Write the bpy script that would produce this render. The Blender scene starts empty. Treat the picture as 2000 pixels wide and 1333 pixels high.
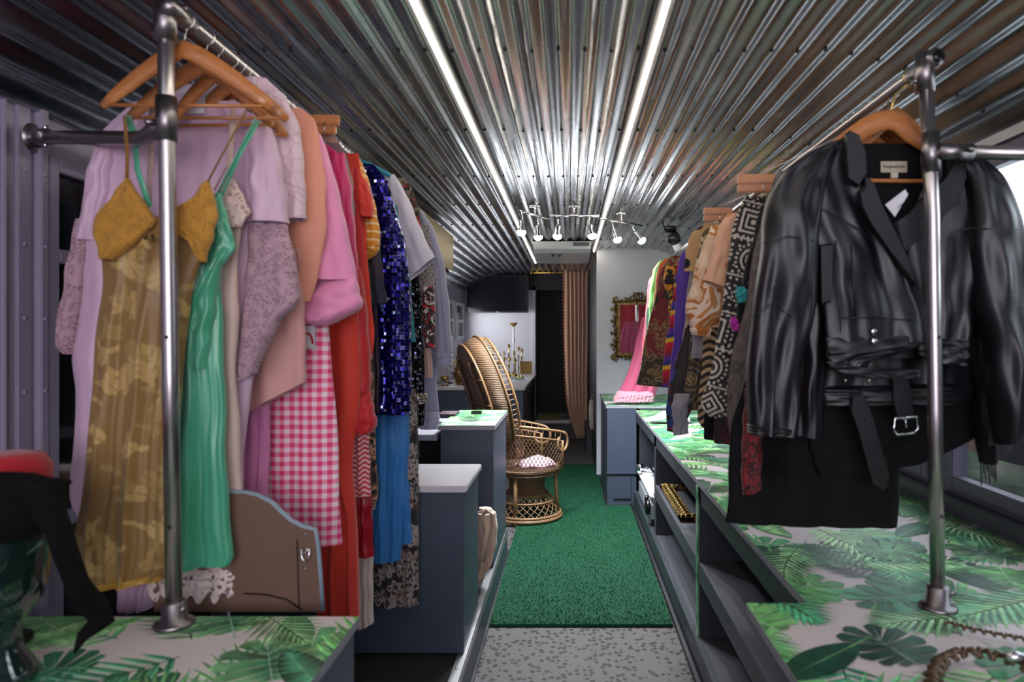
import bpy, bmesh, math, random
import numpy as np
from mathutils import Vector, Matrix
random.seed(7)
PI = math.pi
F = 1333.0            # focal length in pixels of the 2000 px wide frame
VX, VY, EYE = 1112.0, 655.0, 1.55
S = bpy.context.scene
C = S.collection

# ------------------------------------------------------------------ camera
cd = bpy.data.cameras.new('camera'); cam = bpy.data.objects.new('camera', cd); C.objects.link(cam)
cam.location = (0, 0, EYE); cam.rotation_euler = (PI/2, 0, 0)
cd.sensor_width = 36; cd.lens = 36*F/2000
cd.shift_x = -(VX-1000)/2000; cd.shift_y = (VY-666.5)/2000
cd.clip_start = 0.02
cd.dof.use_dof = True; cd.dof.focus_distance = 4.6; cd.dof.aperture_fstop = 2.8
S.camera = cam
# ------------------------------------------------------------------ exposure
S.view_settings.view_transform = 'Standard'; S.view_settings.look = 'None'
S.view_settings.gamma = 1; S.view_settings.exposure = 0.45
S.view_settings.use_curve_mapping = False
# ------------------------------------------------------------------ world: pale daylight on the right side of the bus, dark yard on the left
w = bpy.data.worlds.new('world'); S.world = w; w.use_nodes = True
nt = w.node_tree; nt.nodes.clear()
tc = nt.nodes.new('ShaderNodeTexCoord'); sx = nt.nodes.new('ShaderNodeSeparateXYZ')
nt.links.new(tc.outputs['Generated'], sx.inputs[0])
mr = nt.nodes.new('ShaderNodeMapRange'); mr.inputs[1].default_value = 0.0; mr.inputs[2].default_value = 0.3
nt.links.new(sx.outputs['X'], mr.inputs[0])
mz = nt.nodes.new('ShaderNodeMapRange'); mz.inputs[1].default_value = 0.04; mz.inputs[2].default_value = 0.12
nt.links.new(sx.outputs['Z'], mz.inputs[0])
mu = nt.nodes.new('ShaderNodeMath'); mu.operation = 'MULTIPLY'
nt.links.new(mr.outputs[0], mu.inputs[0]); nt.links.new(mz.outputs[0], mu.inputs[1])
mx = nt.nodes.new('ShaderNodeMix'); mx.data_type = 'RGBA'
mx.inputs[6].default_value = (0.012, 0.013, 0.017, 1); mx.inputs[7].default_value = (0.80, 0.90, 1.0, 1)
nt.links.new(mu.outputs[0], mx.inputs[0])
bg = nt.nodes.new('ShaderNodeBackground'); bg.inputs[1].default_value = 1.3
ow = nt.nodes.new('ShaderNodeOutputWorld')
nt.links.new(mx.outputs[2], bg.inputs[0]); nt.links.new(bg.outputs[0], ow.inputs[0])

def area(name, loc, rot, sx_, sy_, power, col):
    l = bpy.data.lights.new(name, 'AREA'); l.shape = 'RECTANGLE'; l.size = sx_; l.size_y = sy_
    l.energy = power; l.color = col
    o = bpy.data.objects.new(name, l); o.location = loc; o.rotation_euler = rot; C.objects.link(o)
    return o
# daylight through the windscreen behind the camera, and through the side windows on the right
area('windscreen_daylight', (0.0, -1.9, 1.75), (-PI/2, 0, PI), 2.2, 1.1, 46, (0.97, 0.90, 1.0))
area('side_window_daylight', (1.60, 3.0, 1.95), (0, PI/2, 0), 0.55, 4.4, 16, (0.82, 0.92, 1.0))

area('back_window_daylight', (-1.58, 9.6, 1.76), (0, -PI/2, 0), .45, 1.5, 15, (0.95, 0.95, 1.0))

# ------------------------------------------------------------------ helpers
def W(px, py, z): return ((px-VX)*z/F, z, EYE-(py-VY)*z/F)

class MB:
    def __init__(s): s.v = []; s.f = []; s.m = []; s.sm = []
    def add(s, vs, fs, mi=0, smooth=False):
        b = len(s.v); s.v += [tuple(map(float, p)) for p in vs]
        s.f += [tuple(b+i for i in f) for f in fs]; s.m += [mi]*len(fs); s.sm += [smooth]*len(fs)
        return s
    def box(s, x0, x1, y0, y1, z0, z1, mi=0, bev=0.0):
        if bev <= 0:
            vs = [(x, y, z) for x in (x0, x1) for y in (y0, y1) for z in (z0, z1)]
            return s.add(vs, [(0,1,3,2),(4,6,7,5),(0,4,5,1),(2,3,7,6),(0,2,6,4),(1,5,7,3)], mi)
        bm = bmesh.new(); bmesh.ops.create_cube(bm, size=1)
        for v in bm.verts:
            v.co = Vector(((x0+x1)/2+v.co.x*(x1-x0), (y0+y1)/2+v.co.y*(y1-y0), (z0+z1)/2+v.co.z*(z1-z0)))
        bmesh.ops.bevel(bm, geom=bm.edges[:], offset=bev, segments=2, affect='EDGES', clamp_overlap=True)
        bm.verts.index_update()
        s.add([v.co for v in bm.verts], [[v.index for v in f.verts] for f in bm.faces], mi); bm.free()
        return s
    def tube(s, pts, r, n=10, mi=0, closed=False, caps=True, flat=None):
        P = [Vector(p) for p in pts]; N = len(P)
        if not hasattr(r, '__len__'): r = [r]*N
        vs = []; up = None
        for i in range(N):
            if closed: t = P[(i+1) % N]-P[(i-1) % N]
            else: t = P[min(i+1, N-1)]-P[max(i-1, 0)]
            if t.length < 1e-9: t = Vector((0,0,1))
            t.normalize()
            if up is None:
                up = Vector((0,0,1)) if abs(t.z) < .9 else Vector((0,1,0))
            a = t.cross(up)
            if a.length < 1e-6: a = t.cross(Vector((1,0,0)))
            a.normalize(); b = a.cross(t); b.normalize(); up = b
            ra, rb = (r[i], r[i]) if flat is None else (r[i]*flat[0], r[i]*flat[1])
            for k in range(n):
                q = 2*PI*k/n; vs.append(P[i]+a*math.cos(q)*ra+b*math.sin(q)*rb)
        fs = []
        for i in range(N if closed else N-1):
            j = (i+1) % N
            for k in range(n):
                l = (k+1) % n; fs.append((i*n+k, i*n+l, j*n+l, j*n+k))
        if not closed and caps: fs += [tuple(range(n-1, -1, -1)), tuple((N-1)*n+k for k in range(n))]
        return s.add(vs, fs, mi, True)
    def lathe(s, prof, c=(0,0,0), n=24, mi=0, axis='z'):
        vs = []; fs = []; m = len(prof)
        for (r, h) in prof:
            for k in range(n):
                q = 2*PI*k/n
                if axis == 'z': vs.append((c[0]+r*math.cos(q), c[1]+r*math.sin(q), c[2]+h))
                elif axis == 'x': vs.append((c[0]+h, c[1]+r*math.cos(q), c[2]+r*math.sin(q)))
                else: vs.append((c[0]+r*math.cos(q), c[1]+h, c[2]+r*math.sin(q)))
        for i in range(m-1):
            for k in range(n):
                l = (k+1) % n; fs.append((i*n+k, i*n+l, (i+1)*n+l, (i+1)*n+k))
        fs += [tuple(range(n-1, -1, -1)), tuple((m-1)*n+k for k in range(n))]
        return s.add(vs, fs, mi, True)
    def prism(s, poly, axis, a, b, mi=0):
        """poly: 2D points; axis 'y' -> (x,z) extruded over y a..b; 'z' -> (x,y); 'x' -> (y,z)"""
        n = len(poly)
        def q(p, t): return (p[0], t, p[1]) if axis == 'y' else (p[0], p[1], t) if axis == 'z' else (t, p[0], p[1])
        vs = [q(p, a) for p in poly]+[q(p, b) for p in poly]
        fs = [tuple(range(n)), tuple(range(2*n-1, n-1, -1))]+[(i, (i+1) % n, n+(i+1) % n, n+i) for i in range(n)]
        return s.add(vs, fs, mi)
    def build(s, name, mats, parent=None, origin=None, uv=False):
        """one mesh object; vertices are in world space and re-based on the origin / parent"""
        o0 = Vector(origin) if origin is not None else (Vector(parent['_o']) if parent is not None and '_o' in parent else Vector((0,0,0)))
        me = bpy.data.meshes.new(name)
        me.from_pydata([tuple(Vector(p)-o0) for p in s.v], [], s.f)
        if not isinstance(mats, (list, tuple)): mats = [mats]
        for m in mats: me.materials.append(m)
        me.polygons.foreach_set('material_index', s.m); me.polygons.foreach_set('use_smooth', s.sm)
        me.update()
        bm = bmesh.new(); bm.from_mesh(me); bmesh.ops.recalc_face_normals(bm, faces=bm.faces[:]); bm.to_mesh(me); bm.free()
        if uv:
            ul = me.uv_layers.new(name='UVMap')
            co = np.empty(len(me.vertices)*3); me.vertices.foreach_get('co', co); co = co.reshape(-1, 3)
            li = np.empty(len(me.loops), dtype=np.int32); me.loops.foreach_get('vertex_index', li)
            u = co[li][:, [0, 2]].astype(np.float32); ul.data.foreach_set('uv', u.ravel())
        o = bpy.data.objects.new(name, me); C.objects.link(o)
        if parent is not None:
            o.parent = parent
            if origin is not None and '_o' in parent: o.location = o0-Vector(parent['_o'])
            o['_o'] = tuple(o0)
        else:
            o.location = o0; o['_o'] = tuple(o0)
        return o

def tag(o, label, cat, group=None, kind=None):
    if label: o['label'] = label
    if cat: o['category'] = cat
    if group: o['group'] = group
    if kind: o['kind'] = kind
    return o
def thing(name, label, cat, loc, group=None):
    o = bpy.data.objects.new(name, None); o.empty_display_size = .05
    o.location = loc; C.objects.link(o); o['_o'] = tuple(loc)
    return tag(o, label, cat, group)
def struct(o): o['kind'] = 'structure'; return o
def copy_tree(o, parent=None):
    c = o.copy(); C.objects.link(c)
    if parent is not None: c.parent = parent
    for ch in list(o.children): copy_tree(ch, c)
    return c

# ------------------------------------------------------------------ materials
def srgb(h):
    if isinstance(h, str):
        h = h.lstrip('#'); c = [int(h[i:i+2], 16)/255 for i in (0, 2, 4)]
    else: c = [x/255 for x in h]
    return tuple((x/12.92 if x <= .04045 else ((x+.055)/1.055)**2.4) for x in c)+(1,)
class N:
    def __init__(s, name):
        s.m = bpy.data.materials.new(name); s.m.use_nodes = True; s.t = s.m.node_tree
        s.b = s.t.nodes['Principled BSDF']
    def n(s, typ, **kw):
        x = s.t.nodes.new(typ)
        for k, v in kw.items(): setattr(x, k, v)
        return x
    def l(s, a, b): s.t.links.new(a, b)
    def setp(s, **kw):
        for k, v in kw.items():
            k = k.replace('_', ' ')
            s.b.inputs[k].default_value = v
        return s
    def coord(s, kind='Object', scale=(1,1,1), rot=(0,0,0)):
        t = s.n('ShaderNodeTexCoord'); m = s.n('ShaderNodeMapping')
        m.inputs['Scale'].default_value = scale; m.inputs['Rotation'].default_value = rot
        s.l(t.outputs[kind], m.inputs[0]); return m.outputs[0]
    def noise(s, co, sc=5, det=3, rough=.5):
        x = s.n('ShaderNodeTexNoise'); x.inputs['Scale'].default_value = sc; x.inputs['Detail'].default_value = det
        x.inputs['Roughness'].default_value = rough
        if co is not None: s.l(co, x.inputs['Vector'])
        return x.outputs['Fac']
    def vor(s, co, sc=5, feat='F1', rnd=1.0, out='Distance'):
        x = s.n('ShaderNodeTexVoronoi', feature=feat); x.inputs['Scale'].default_value = sc
        x.inputs['Randomness'].default_value = rnd
        s.l(co, x.inputs['Vector']); return x.outputs[out]
    def ramp(s, fac, stops, mode='LINEAR'):
        x = s.n('ShaderNodeValToRGB'); r = x.color_ramp; r.interpolation = mode
        while len(r.elements) < len(stops): r.elements.new(.5)
        for e, (p, c) in zip(r.elements, stops): e.position = p; e.color = c
        s.l(fac, x.inputs[0]); return x.outputs[0]
    def mix(s, fac, a, b):
        x = s.n('ShaderNodeMix', data_type='RGBA')
        for i, v in ((0, fac), (6, a), (7, b)):
            if isinstance(v, (tuple, float, int)): x.inputs[i].default_value = v
            else: s.l(v, x.inputs[i])
        return x.outputs[2]
    def math(s, op, a, b=None, c=None):
        x = s.n('ShaderNodeMath', operation=op)
        for i, v in enumerate((a, b, c)):
            if v is None: continue
            if isinstance(v, (float, int)): x.inputs[i].default_value = v
            else: s.l(v, x.inputs[i])
        return x.outputs[0]
    def xyz(s, co):
        x = s.n('ShaderNodeSeparateXYZ'); s.l(co, x.inputs[0]); return x.outputs
    def col(s, o): s.l(o, s.b.inputs['Base Color']); return s
    def bump(s, h, st=.3, d=.002):
        x = s.n('ShaderNodeBump'); x.inputs['Strength'].default_value = st; x.inputs['Distance'].default_value = d
        s.l(h, x.inputs['Height']); s.l(x.outputs[0], s.b.inputs['Normal']); return s
def plain(name, c, rough=.5, metal=0., bump=0., bsc=60, var=.0, **kw):
    k = N(name); c = srgb(c); k.setp(Base_Color=c, Roughness=rough, Metallic=metal, **kw)
    co = k.coord('Object')
    if var:
        d = tuple(x*(1-var) for x in c[:3])+(1,); e = tuple(min(1, x*(1+var)) for x in c[:3])+(1,)
        k.col(k.mix(k.noise(co, 6, 4), d, e))
    if bump: k.bump(k.noise(co, bsc, 3), bump, .002)
    return k.m
def cloth(name, c, rough=.8, var=.08, weave=900, sheen=.25, bump=.25, wr=14, **kw):
    k = N(name); c = srgb(c) if not (isinstance(c, tuple) and len(c) == 4) else c
    lum = sum(c[:3])/3
    k.setp(Roughness=rough, Sheen_Weight=sheen if lum > .05 else 0, Sheen_Roughness=.5, **kw)
    if lum < .02: k.b.inputs['Specular IOR Level'].default_value = .25
    co = k.coord('Object'); d = tuple(x*(1-var) for x in c[:3])+(1,); e = tuple(min(1, x*(1+var)) for x in c[:3])+(1,)
    k.col(k.mix(k.noise(co, 9, 3), d, e))
    cr = k.coord('Object', (1, 1, .35))
    k.bump(k.noise(cr, wr*.5, 3, .5), bump, .008)
    return k.m
def satin(name, c, c2=None, rough=.32):
    k = N(name); k.setp(Base_Color=srgb(c), Roughness=rough, Sheen_Weight=.2, Specular_IOR_Level=.6)
    co = k.coord('Object', (1, 1, .3))
    if c2: k.col(k.mix(k.ramp(k.noise(co, 8, 2), [(.35, (0,0,0,1)), (.65, (1,1,1,1))]), srgb(c), srgb(c2)))
    k.bump(k.noise(co, 6, 2, .45), .25, .012); return k.m
def uvpat(name, fn, rough=.75, bump=.2, **kw):
    k = N(name); k.setp(Roughness=rough, Sheen_Weight=.15, **kw)
    fn(k, k.coord('UV')); k.bump(k.noise(k.coord('Object', (1,1,.35)), 12, 3), bump, .01); return k.m
def painted(name, rough=.6, bump=.2, metal=0., bs=12):
    k = N(name); k.setp(Roughness=rough, Metallic=metal, Sheen_Weight=.15)
    a = k.n('ShaderNodeAttribute', attribute_name='Col'); k.col(a.outputs['Color'])
    k.bump(k.noise(k.coord('Object', (1,1,.35)), bs, 4), bump, .012); return k.m
def gingham(k, co):
    X = k.xyz(co)
    def st(o): return k.math('GREATER_THAN', k.math('FRACT', k.math('MULTIPLY', o, 34)), .5)
    s_ = k.math('ADD', st(X[0]), st(X[1]))
    k.col(k.ramp(k.math('MULTIPLY', s_, .5), [(0, srgb('f2dfea')), (.4, srgb('f58fb0')), (.8, srgb('e53f72'))], 'CONSTANT'))
def stripes(cols, n, ax=1, wav=0., wn=20):
    def f(k, co):
        X = k.xyz(co); v = X[ax]
        if wav:
            v = k.math('ADD', v, k.math('MULTIPLY', k.math('SINE', k.math('MULTIPLY', X[1-ax], wn*2*PI)), wav))
        q = k.math('FRACT', k.math('MULTIPLY', v, n))
        k.col(k.ramp(q, [(i/len(cols), srgb(c)) for i, c in enumerate(cols)], 'CONSTANT'))
    return f
def spots(base, dots, sc, th=.35, rnd=1.0, edge=.04):
    def f(k, co):
        d = k.vor(co, sc, 'F1', rnd)
        k.col(k.ramp(d, [(0, srgb(dots)), (th, srgb(dots)), (th+edge, srgb(base))]))
    return f
def blotch(cols, sc=8, det=3, dist=1.2):
    def f(k, co):
        x = k.n('ShaderNodeTexNoise'); x.inputs['Scale'].default_value = sc; x.inputs['Detail'].default_value = det
        x.inputs['Distortion'].default_value = dist; k.l(co, x.inputs['Vector'])
        n = len(cols); k.col(k.ramp(x.outputs['Fac'], [(.32+.36*i/max(1, n-1) if i else 0, srgb(c)) for i, c in enumerate(cols)], 'CONSTANT'))
    return f
def plaid(a, b, c, n=14):
    def f(k, co):
        X = k.xyz(co)
        p = k.math('GREATER_THAN', k.math('FRACT', k.math('MULTIPLY', X[0], n)), .6)
        q = k.math('GREATER_THAN', k.math('FRACT', k.math('MULTIPLY', X[1], n*.7)), .55)
        k.col(k.mix(k.math('MULTIPLY', q, .7), k.mix(k.math('MULTIPLY', p, .7), srgb(a), srgb(b)), srgb(c)))
    return f
def lace(name, c, hole, dens=70, alpha=True, thr=.16):
    """woven lace: thick threads round open holes, on a net ground"""
    k = N(name); k.setp(Roughness=.8, Sheen_Weight=.2)
    co = k.coord('UV')
    d = k.vor(co, dens, 'DISTANCE_TO_EDGE'); th = k.math('LESS_THAN', d, thr)
    fl = k.math('GREATER_THAN', k.noise(co, dens*.22, 2), .53)
    on = k.math('MAXIMUM', th, fl)
    k.col(k.mix(on, srgb(hole), srgb(c)))
    if alpha:
        net = k.math('LESS_THAN', k.vor(co, dens*3.2, 'DISTANCE_TO_EDGE'), .2)
        k.l(k.math('MAXIMUM', on, k.math('MULTIPLY', net, .75)), k.b.inputs['Alpha'])
    k.bump(on, .4, .002); return k.m

M = {}
M['cab'] = plain('blue_grey_cabinet_paint', '3d4757', .42, bump=.25, bsc=35, var=.10)
M['cab2'] = plain('charcoal_cabinet_paint', '33383f', .45, bump=.25, bsc=35, var=.12)
M['shelfwood'] = plain('grey_stained_shelf', '414249', .5, bump=.3, bsc=30, var=.2)
M['white_top'] = plain('white_laminate', 'c9c6cb', .35, var=.03)
M['edge'] = plain('grey_edge_paint', '8f9098', .5)
M['wallw'] = plain('pale_wall_paint', 'cfd1d9', .6, bump=.15, bsc=80, var=.03)
M['lav'] = plain('grey_lavender_window_metal', 'a39cb2', .42, metal=.1, bump=.1, var=.05)
M['lavd'] = plain('grey_window_metal_dark', '5a5768', .45, metal=.2)
M['black'] = plain('matt_black_paint', '141519', .6, bump=.2, bsc=50)
M['dgrey'] = plain('dark_grey_panel', '26282e', .55, bump=.2, bsc=40, var=.1)
M['pipe'] = plain('satin_steel_pipe', 'b9b4b4', .3, metal=1., bump=.05, bsc=200, var=.04)
M['pipe_d'] = plain('pewter_pipe_fitting', '8a8587', .34, metal=1., var=.05)
M['chrome'] = plain('chrome', 'd8d8dc', .12, metal=1.)
M['wire'] = plain('hanger_hook_wire', 'c9c5c0', .2, metal=1.)
M['blackwire'] = plain('black_hook', '111114', .4)
M['alu'] = plain('aluminium_trim', 'a6a6a8', .4, metal=.9, var=.08)
M['brass'] = plain('polished_brass', 'b99b58', .2, metal=1., var=.1)
M['brassd'] = plain('aged_brass', '7d6a44', .4, metal=.9, var=.25)
M['screw'] = plain('screw_heads', '33353a', .4, metal=.8)
M['plastic_w'] = plain('white_plastic', 'dcdce2', .3)
M['plastic_b'] = plain('black_plastic', '0c0c0f', .3)
M['carpet_d'] = plain('dark_platform_mat', '1d1c1d', .9, bump=.5, bsc=120)
M['rod'] = plain('gold_rod', 'c79a4a', .3, metal=.9)
M['soft_black'] = cloth('black_cotton', '0b0b0d', .9, .1)
M['glassd'] = N('tinted_window_glass').setp(Base_Color=(.02,.02,.025,1), Roughness=.05, Specular_IOR_Level=.8).m
k = N('clear_window_glass'); k.setp(Base_Color=(1,1,1,1), Roughness=.0, Transmission_Weight=1.0, IOR=1.45, Alpha=.35); M['glass'] = k.m
M['tvs'] = N('tv_screen_glass').setp(Base_Color=(.006,.007,.010,1), Roughness=.12, Specular_IOR_Level=.2).m
# wood of the hangers
k = N('hanger_wood'); k.setp(Roughness=.33, Coat_Weight=.35, Coat_Roughness=.2)
co = k.coord('Object', (1, 6, 9)); k.col(k.mix(k.noise(co, 5, 4), srgb('9a5a2c'), srgb('cf8a4e'))); M['wood'] = k.m
# corrugated sheet
k = N('galvanised_corrugated_sheet'); k.setp(Metallic=1.0, Roughness=.2)
co = k.coord('Object', (1, .12, 1))
n1 = k.noise(co, 9, 3, .5); n2 = k.noise(k.coord('Object', (1, .15, 1)), 12, 3)
k.col(k.mix(n1, srgb('8b8f94'), srgb('bcc0c2')))
k.l(k.ramp(n2, [(.3, (.20,.20,.20,1)), (.75, (.34,.34,.34,1))]), k.b.inputs['Roughness'])
M['corr'] = k.m
# spotted vinyl floor
k = N('spotted_vinyl_floor'); k.setp(Roughness=.6, Specular_IOR_Level=.25)
co0 = k.coord('Object', (1, .85, 1))
nz = k.n('ShaderNodeTexNoise'); nz.inputs['Scale'].default_value = 30; k.l(co0, nz.inputs['Vector'])
vm = k.n('ShaderNodeVectorMath', operation='MULTIPLY_ADD'); k.l(nz.outputs['Color'], vm.inputs[0]); vm.inputs[1].default_value = (.005,.005,.005); k.l(co0, vm.inputs[2])
d = k.vor(vm.outputs[0], 33, 'F1', .75)
k.col(k.mix(k.ramp(d, [(.36, (1,1,1,1)), (.43, (0,0,0,1))]), srgb('5c5859'), srgb('2c2a2a'))); M['floor'] = k.m
# turf
k = N('green_turf_pile'); k.setp(Roughness=.85, Specular_IOR_Level=.2)
co = k.coord('Object', (1, .45, 1)); a = k.noise(co, 700, 4, .85); b_ = k.noise(k.coord('Object', (1, .25, 1)), 7, 3)
k.col(k.mix(b_, k.mix(a, srgb('0c2c1e'), srgb('1c5236')), k.mix(a, srgb('0f3627'), srgb('256245'))))
k.bump(a, .5, .004); M['turf'] = k.m
k = N('turf_blades'); k.setp(Roughness=.5, Base_Color=srgb('1f5f40'), Specular_IOR_Level=.3); M['blade'] = k.m
# wicker
k = N('woven_wicker'); k.setp(Roughness=.55); co = k.coord('Object')
wv = k.n('ShaderNodeTexWave', wave_type='BANDS', bands_direction='Z'); wv.inputs['Scale'].default_value = 22; wv.inputs['Distortion'].default_value = 2.5; wv.inputs['Detail'].default_value = 2; k.l(co, wv.inputs['Vector'])
k.col(k.mix(k.math('MULTIPLY', wv.outputs['Fac'], k.noise(co, 60, 3)), srgb('54392a'), srgb('ab8862')))
k.bump(wv.outputs['Fac'], .8, .006); M['wick'] = k.m
M['cane'] = plain('cane_rods', '8a6a4a', .42, var=.3, bump=.3, bsc=90)
M['caned'] = plain('dark_cane_rods', '644832', .45, var=.3)
# ornate gold of frames
k = N('antique_gold_frame'); k.setp(Metallic=.75, Roughness=.38); co = k.coord('Object')
k.col(k.mix(k.ramp(k.noise(co, 38, 3), [(.35, (0,0,0,1)), (.6, (1,1,1,1))]), srgb('2c2115'), srgb('8a7142'))); k.bump(k.noise(co, 45, 3), .6, .006); M['antique'] = k.m
M['mirror'] = N('silvered_glass').setp(Base_Color=(.86,.88,.9,1), Metallic=1.0, Roughness=.03).m
def emis(name, c, st):
    k = N(name); k.setp(Base_Color=(.9,.9,.9,1), Emission_Color=c, Emission_Strength=st); return k.m
M['led'] = emis('led_diffuser', (1.0, .91, .78, 1), 21)
M['bulb'] = emis('spot_bulb_face', (.90, .96, 1.0, 1), 45)
# ------------------------------------------------------------------ the setting
XL, XR, XC = -1.63, 1.47, -.08
YB, YE = -2.0, 10.66
ZC = 2.50
def ceil_z(x):
    d = abs(x-XC)-.92
    if d <= 0: return ZC
    t = min(1, d/.63); return ZC-.27*t**1.7
struct(MB().box(XL-.1, XR+.1, YB, 11.4, -.05, 0).build('floor', M['floor']))
# corrugated ceiling: one sheet running lengthwise with ridges, screws and overlapping seams
mb = MB(); pitch = .0875; nx = int((XR-XL)/pitch*10); rng = np.random.RandomState(3)
ys = sorted(list(np.arange(YB, YE+.01, .16)))
vs = []; prev = None
wob = np.zeros((nx+1, len(ys)))
for j, y in enumerate(ys):
    for i in range(nx+1):
        x = XL+(XR-XL)*i/nx; ph = 2*PI*(x-XC)/pitch
        seam = .003*math.floor((y+2)/.92+.0001) % .006
        vs.append((x, y, ceil_z(x)+.0105*math.cos(ph)+.0012*math.sin(3.1*x*7+.9*y)+wob[i, j]))
fs = [(j*(nx+1)+i, j*(nx+1)+i+1, (j+1)*(nx+1)+i+1, (j+1)*(nx+1)+i) for j in range(len(ys)-1) for i in range(nx)]
mb.add(vs, fs, 0, True)
n0 = int((XL-XC)/pitch); 
for yy in (1.3, 2.24, 3.12, 4.02, 4.9, 5.8, 6.7, 7.6, 8.5):
    for r in range(n0, -n0+1):
        x = XC+pitch*(r+.5)
        if not (XL+.05 < x < XR-.05): continue
        z = ceil_z(x)-.0105
        mb.lathe([(.0075, 0), (.0075, -.004), (.004, -.008), (.0005, -.009)], (x, yy+random.uniform(-.012, .012), z), 6, 1)
    # lapped sheet edge: a lip following the ridges
    lv = []; 
    for i in range(nx+1):
        x = XL+(XR-XL)*i/nx; c_ = math.cos(2*PI*(x-XC)/pitch); z = ceil_z(x)+.0105*c_+.0012*math.sin(3.1*x*7+.9*(yy-.02))-.0016
        lv += [(x, yy+.05, z), (x, yy-.10, z+.0012)]
    mb.add(lv, [(2*i, 2*i+2, 2*i+3, 2*i+1) for i in range(nx)], 0, True)
struct(mb.build('ceiling', [M['corr'], M['screw']]))
# roof skin above, keeps daylight out
struct(MB().box(XL-.1, XR+.1, YB, 11.4, 2.53, 2.56).build('roof_shell', M['black']))

def wall_with_holes(name, x0, x1, holes, zt, mat, y0=YB, y1=11.4):
    mb = MB(); ys_ = [y0]
    for (a, b, c, d) in holes: ys_ += [a, b]
    ys_.append(y1)
    for i in range(0, len(ys_), 2): mb.box(x0, x1, ys_[i], ys_[i+1], 0, zt)
    for (a, b, c, d) in holes: mb.box(x0, x1, a, b, 0, c); mb.box(x0, x1, a, b, d, zt)
    return struct(mb.build(name, mat))
LH = [(2.12, 3.05, .95, 2.10), (3.25, 4.10, .95, 2.10), (8.85, 9.55, 1.5, 2.02), (9.72, 10.42, 1.5, 2.02)]
RH = [(1.30, 2.62, .98, 2.16), (2.78, 4.10, .98, 2.16), (4.26, 5.58, .98, 2.16), (5.74, 7.06, .98, 2.16)]
wall_with_holes('wall_left', XL-.06, XL, LH, 2.53, M['lav'])
wall_with_holes('wall_right', XR, XR+.06, RH, 2.53, M['lavd'])
struct(MB().box(XL-.1, XL+.02, 0, 0, 0, 0).build('trim_1', M['lav'])) if False else None
# window frames and panes
def window(n, side, h, split, mat, pane, vert=True):
    a, b, c, d = h; X = XL if side < 0 else XR; s = 1 if side < 0 else -1
    mb = MB(); fw = .035
    x0, x1 = sorted((X-s*.03, X+s*.022))
    mb.box(x0, x1, a-.01, a+fw, c-.01, d+.01, 0, .004); mb.box(x0, x1, b-fw, b+.01, c-.01, d+.01, 0, .004)
    mb.box(x0, x1, a+fw, b-fw, c-.01, c+fw, 0, .004); mb.box(x0, x1, a+fw, b-fw, d-fw, d+.01, 0, .004)
    for q in split: mb.box(x0, x1, a+fw, b-fw, q-.022, q+.022, 0, .004)
    if vert: mb.box(x0, x1, (a+b)/2-.014, (a+b)/2+.014, c+fw, d-fw, 0, .004)
    o = mb.build('window_%d' % n, mat); struct(o)
    MB().box(X-s*.012, X-s*.008, a+.01, b-.01, c+.01, d-.01).build('pane', pane, o)
    return o
wn = 1
for i, h in enumerate(LH):
    window(wn, -1, h, [1.80] if i < 2 else [1.76], M['lav'] if i < 2 else M['wallw'], M['glassd'], i < 2); wn += 1
for h in RH: window(wn, 1, h, [1.84], M['lavd'], M['glass'], False); wn += 1
# ribs / columns on the left wall near the camera
mb = MB()
for (y, w_, d_) in ((1.30, .03, .02), (1.72, .05, .03), (1.955, .012, .012), (2.005, .05, .010), (2.075, .030, .026), (3.08, .14, .03), (4.14, .05, .03)):
    mb.box(XL-.002, XL+d_, y, y+w_, .2, 2.31, 0, .003)
for z in np.arange(.5, 2.3, .22):
    for y in (2.02, 2.08): mb.lathe([(.006, 0), (.006, .004), (.001, .006)], (XL+(.010 if y < 2.05 else .026), y+.008, z), 8, 0, 'x')
struct(mb.build('trim_1', M['lav']))
struct(MB().box(XL-.001, XL+.02, YB, 9, 2.25, 2.285).box(XR-.02, XR+.001, YB, 7.5, 2.20, 2.245).build('trim_2', M['alu']))
struct(MB().box(XR-.05, XR-.001, 1.0, 7.5, .905, .945, 0, .004).build('trim_3', M['cab2']))
# left lower wall panel, dark
struct(MB().box(XL-.001, XL+.012, 2.2, 8.8, .18, .93).build('trim_4', M['dgrey']))
# behind the camera: bulkhead below / around the windscreen
struct(MB().box(XL-.06, XR+.06, YB-.06, YB, 0, 1.15).box(XL-.06, XR+.06, YB-.06, YB, 2.3, 2.56).build('wall_front', M['lavd']))
# raised platform on the left with its aluminium nosing
struct(MB().box(XL, -.455, .6, 4.81, .001, .168).box(-.455, -.437, .6, 4.81, .001, .180).build('trim_5', M['cab']))
struct(MB().box(XL+.01, -.46, .6, 4.80, .168, .176).build('trim_6', M['carpet_d']))
mb = MB().box(-.478, -.434, .6, 4.81, .176, .185).box(-.438, -.433, .6, 4.81, .150, .185)
for y in np.arange(.7, 4.8, .19): mb.lathe([(.006, 0), (.005, .003), (.001, .004)], (-.462, y, .185), 8, 0)
struct(mb.build('trim_7', M['alu']))
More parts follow.
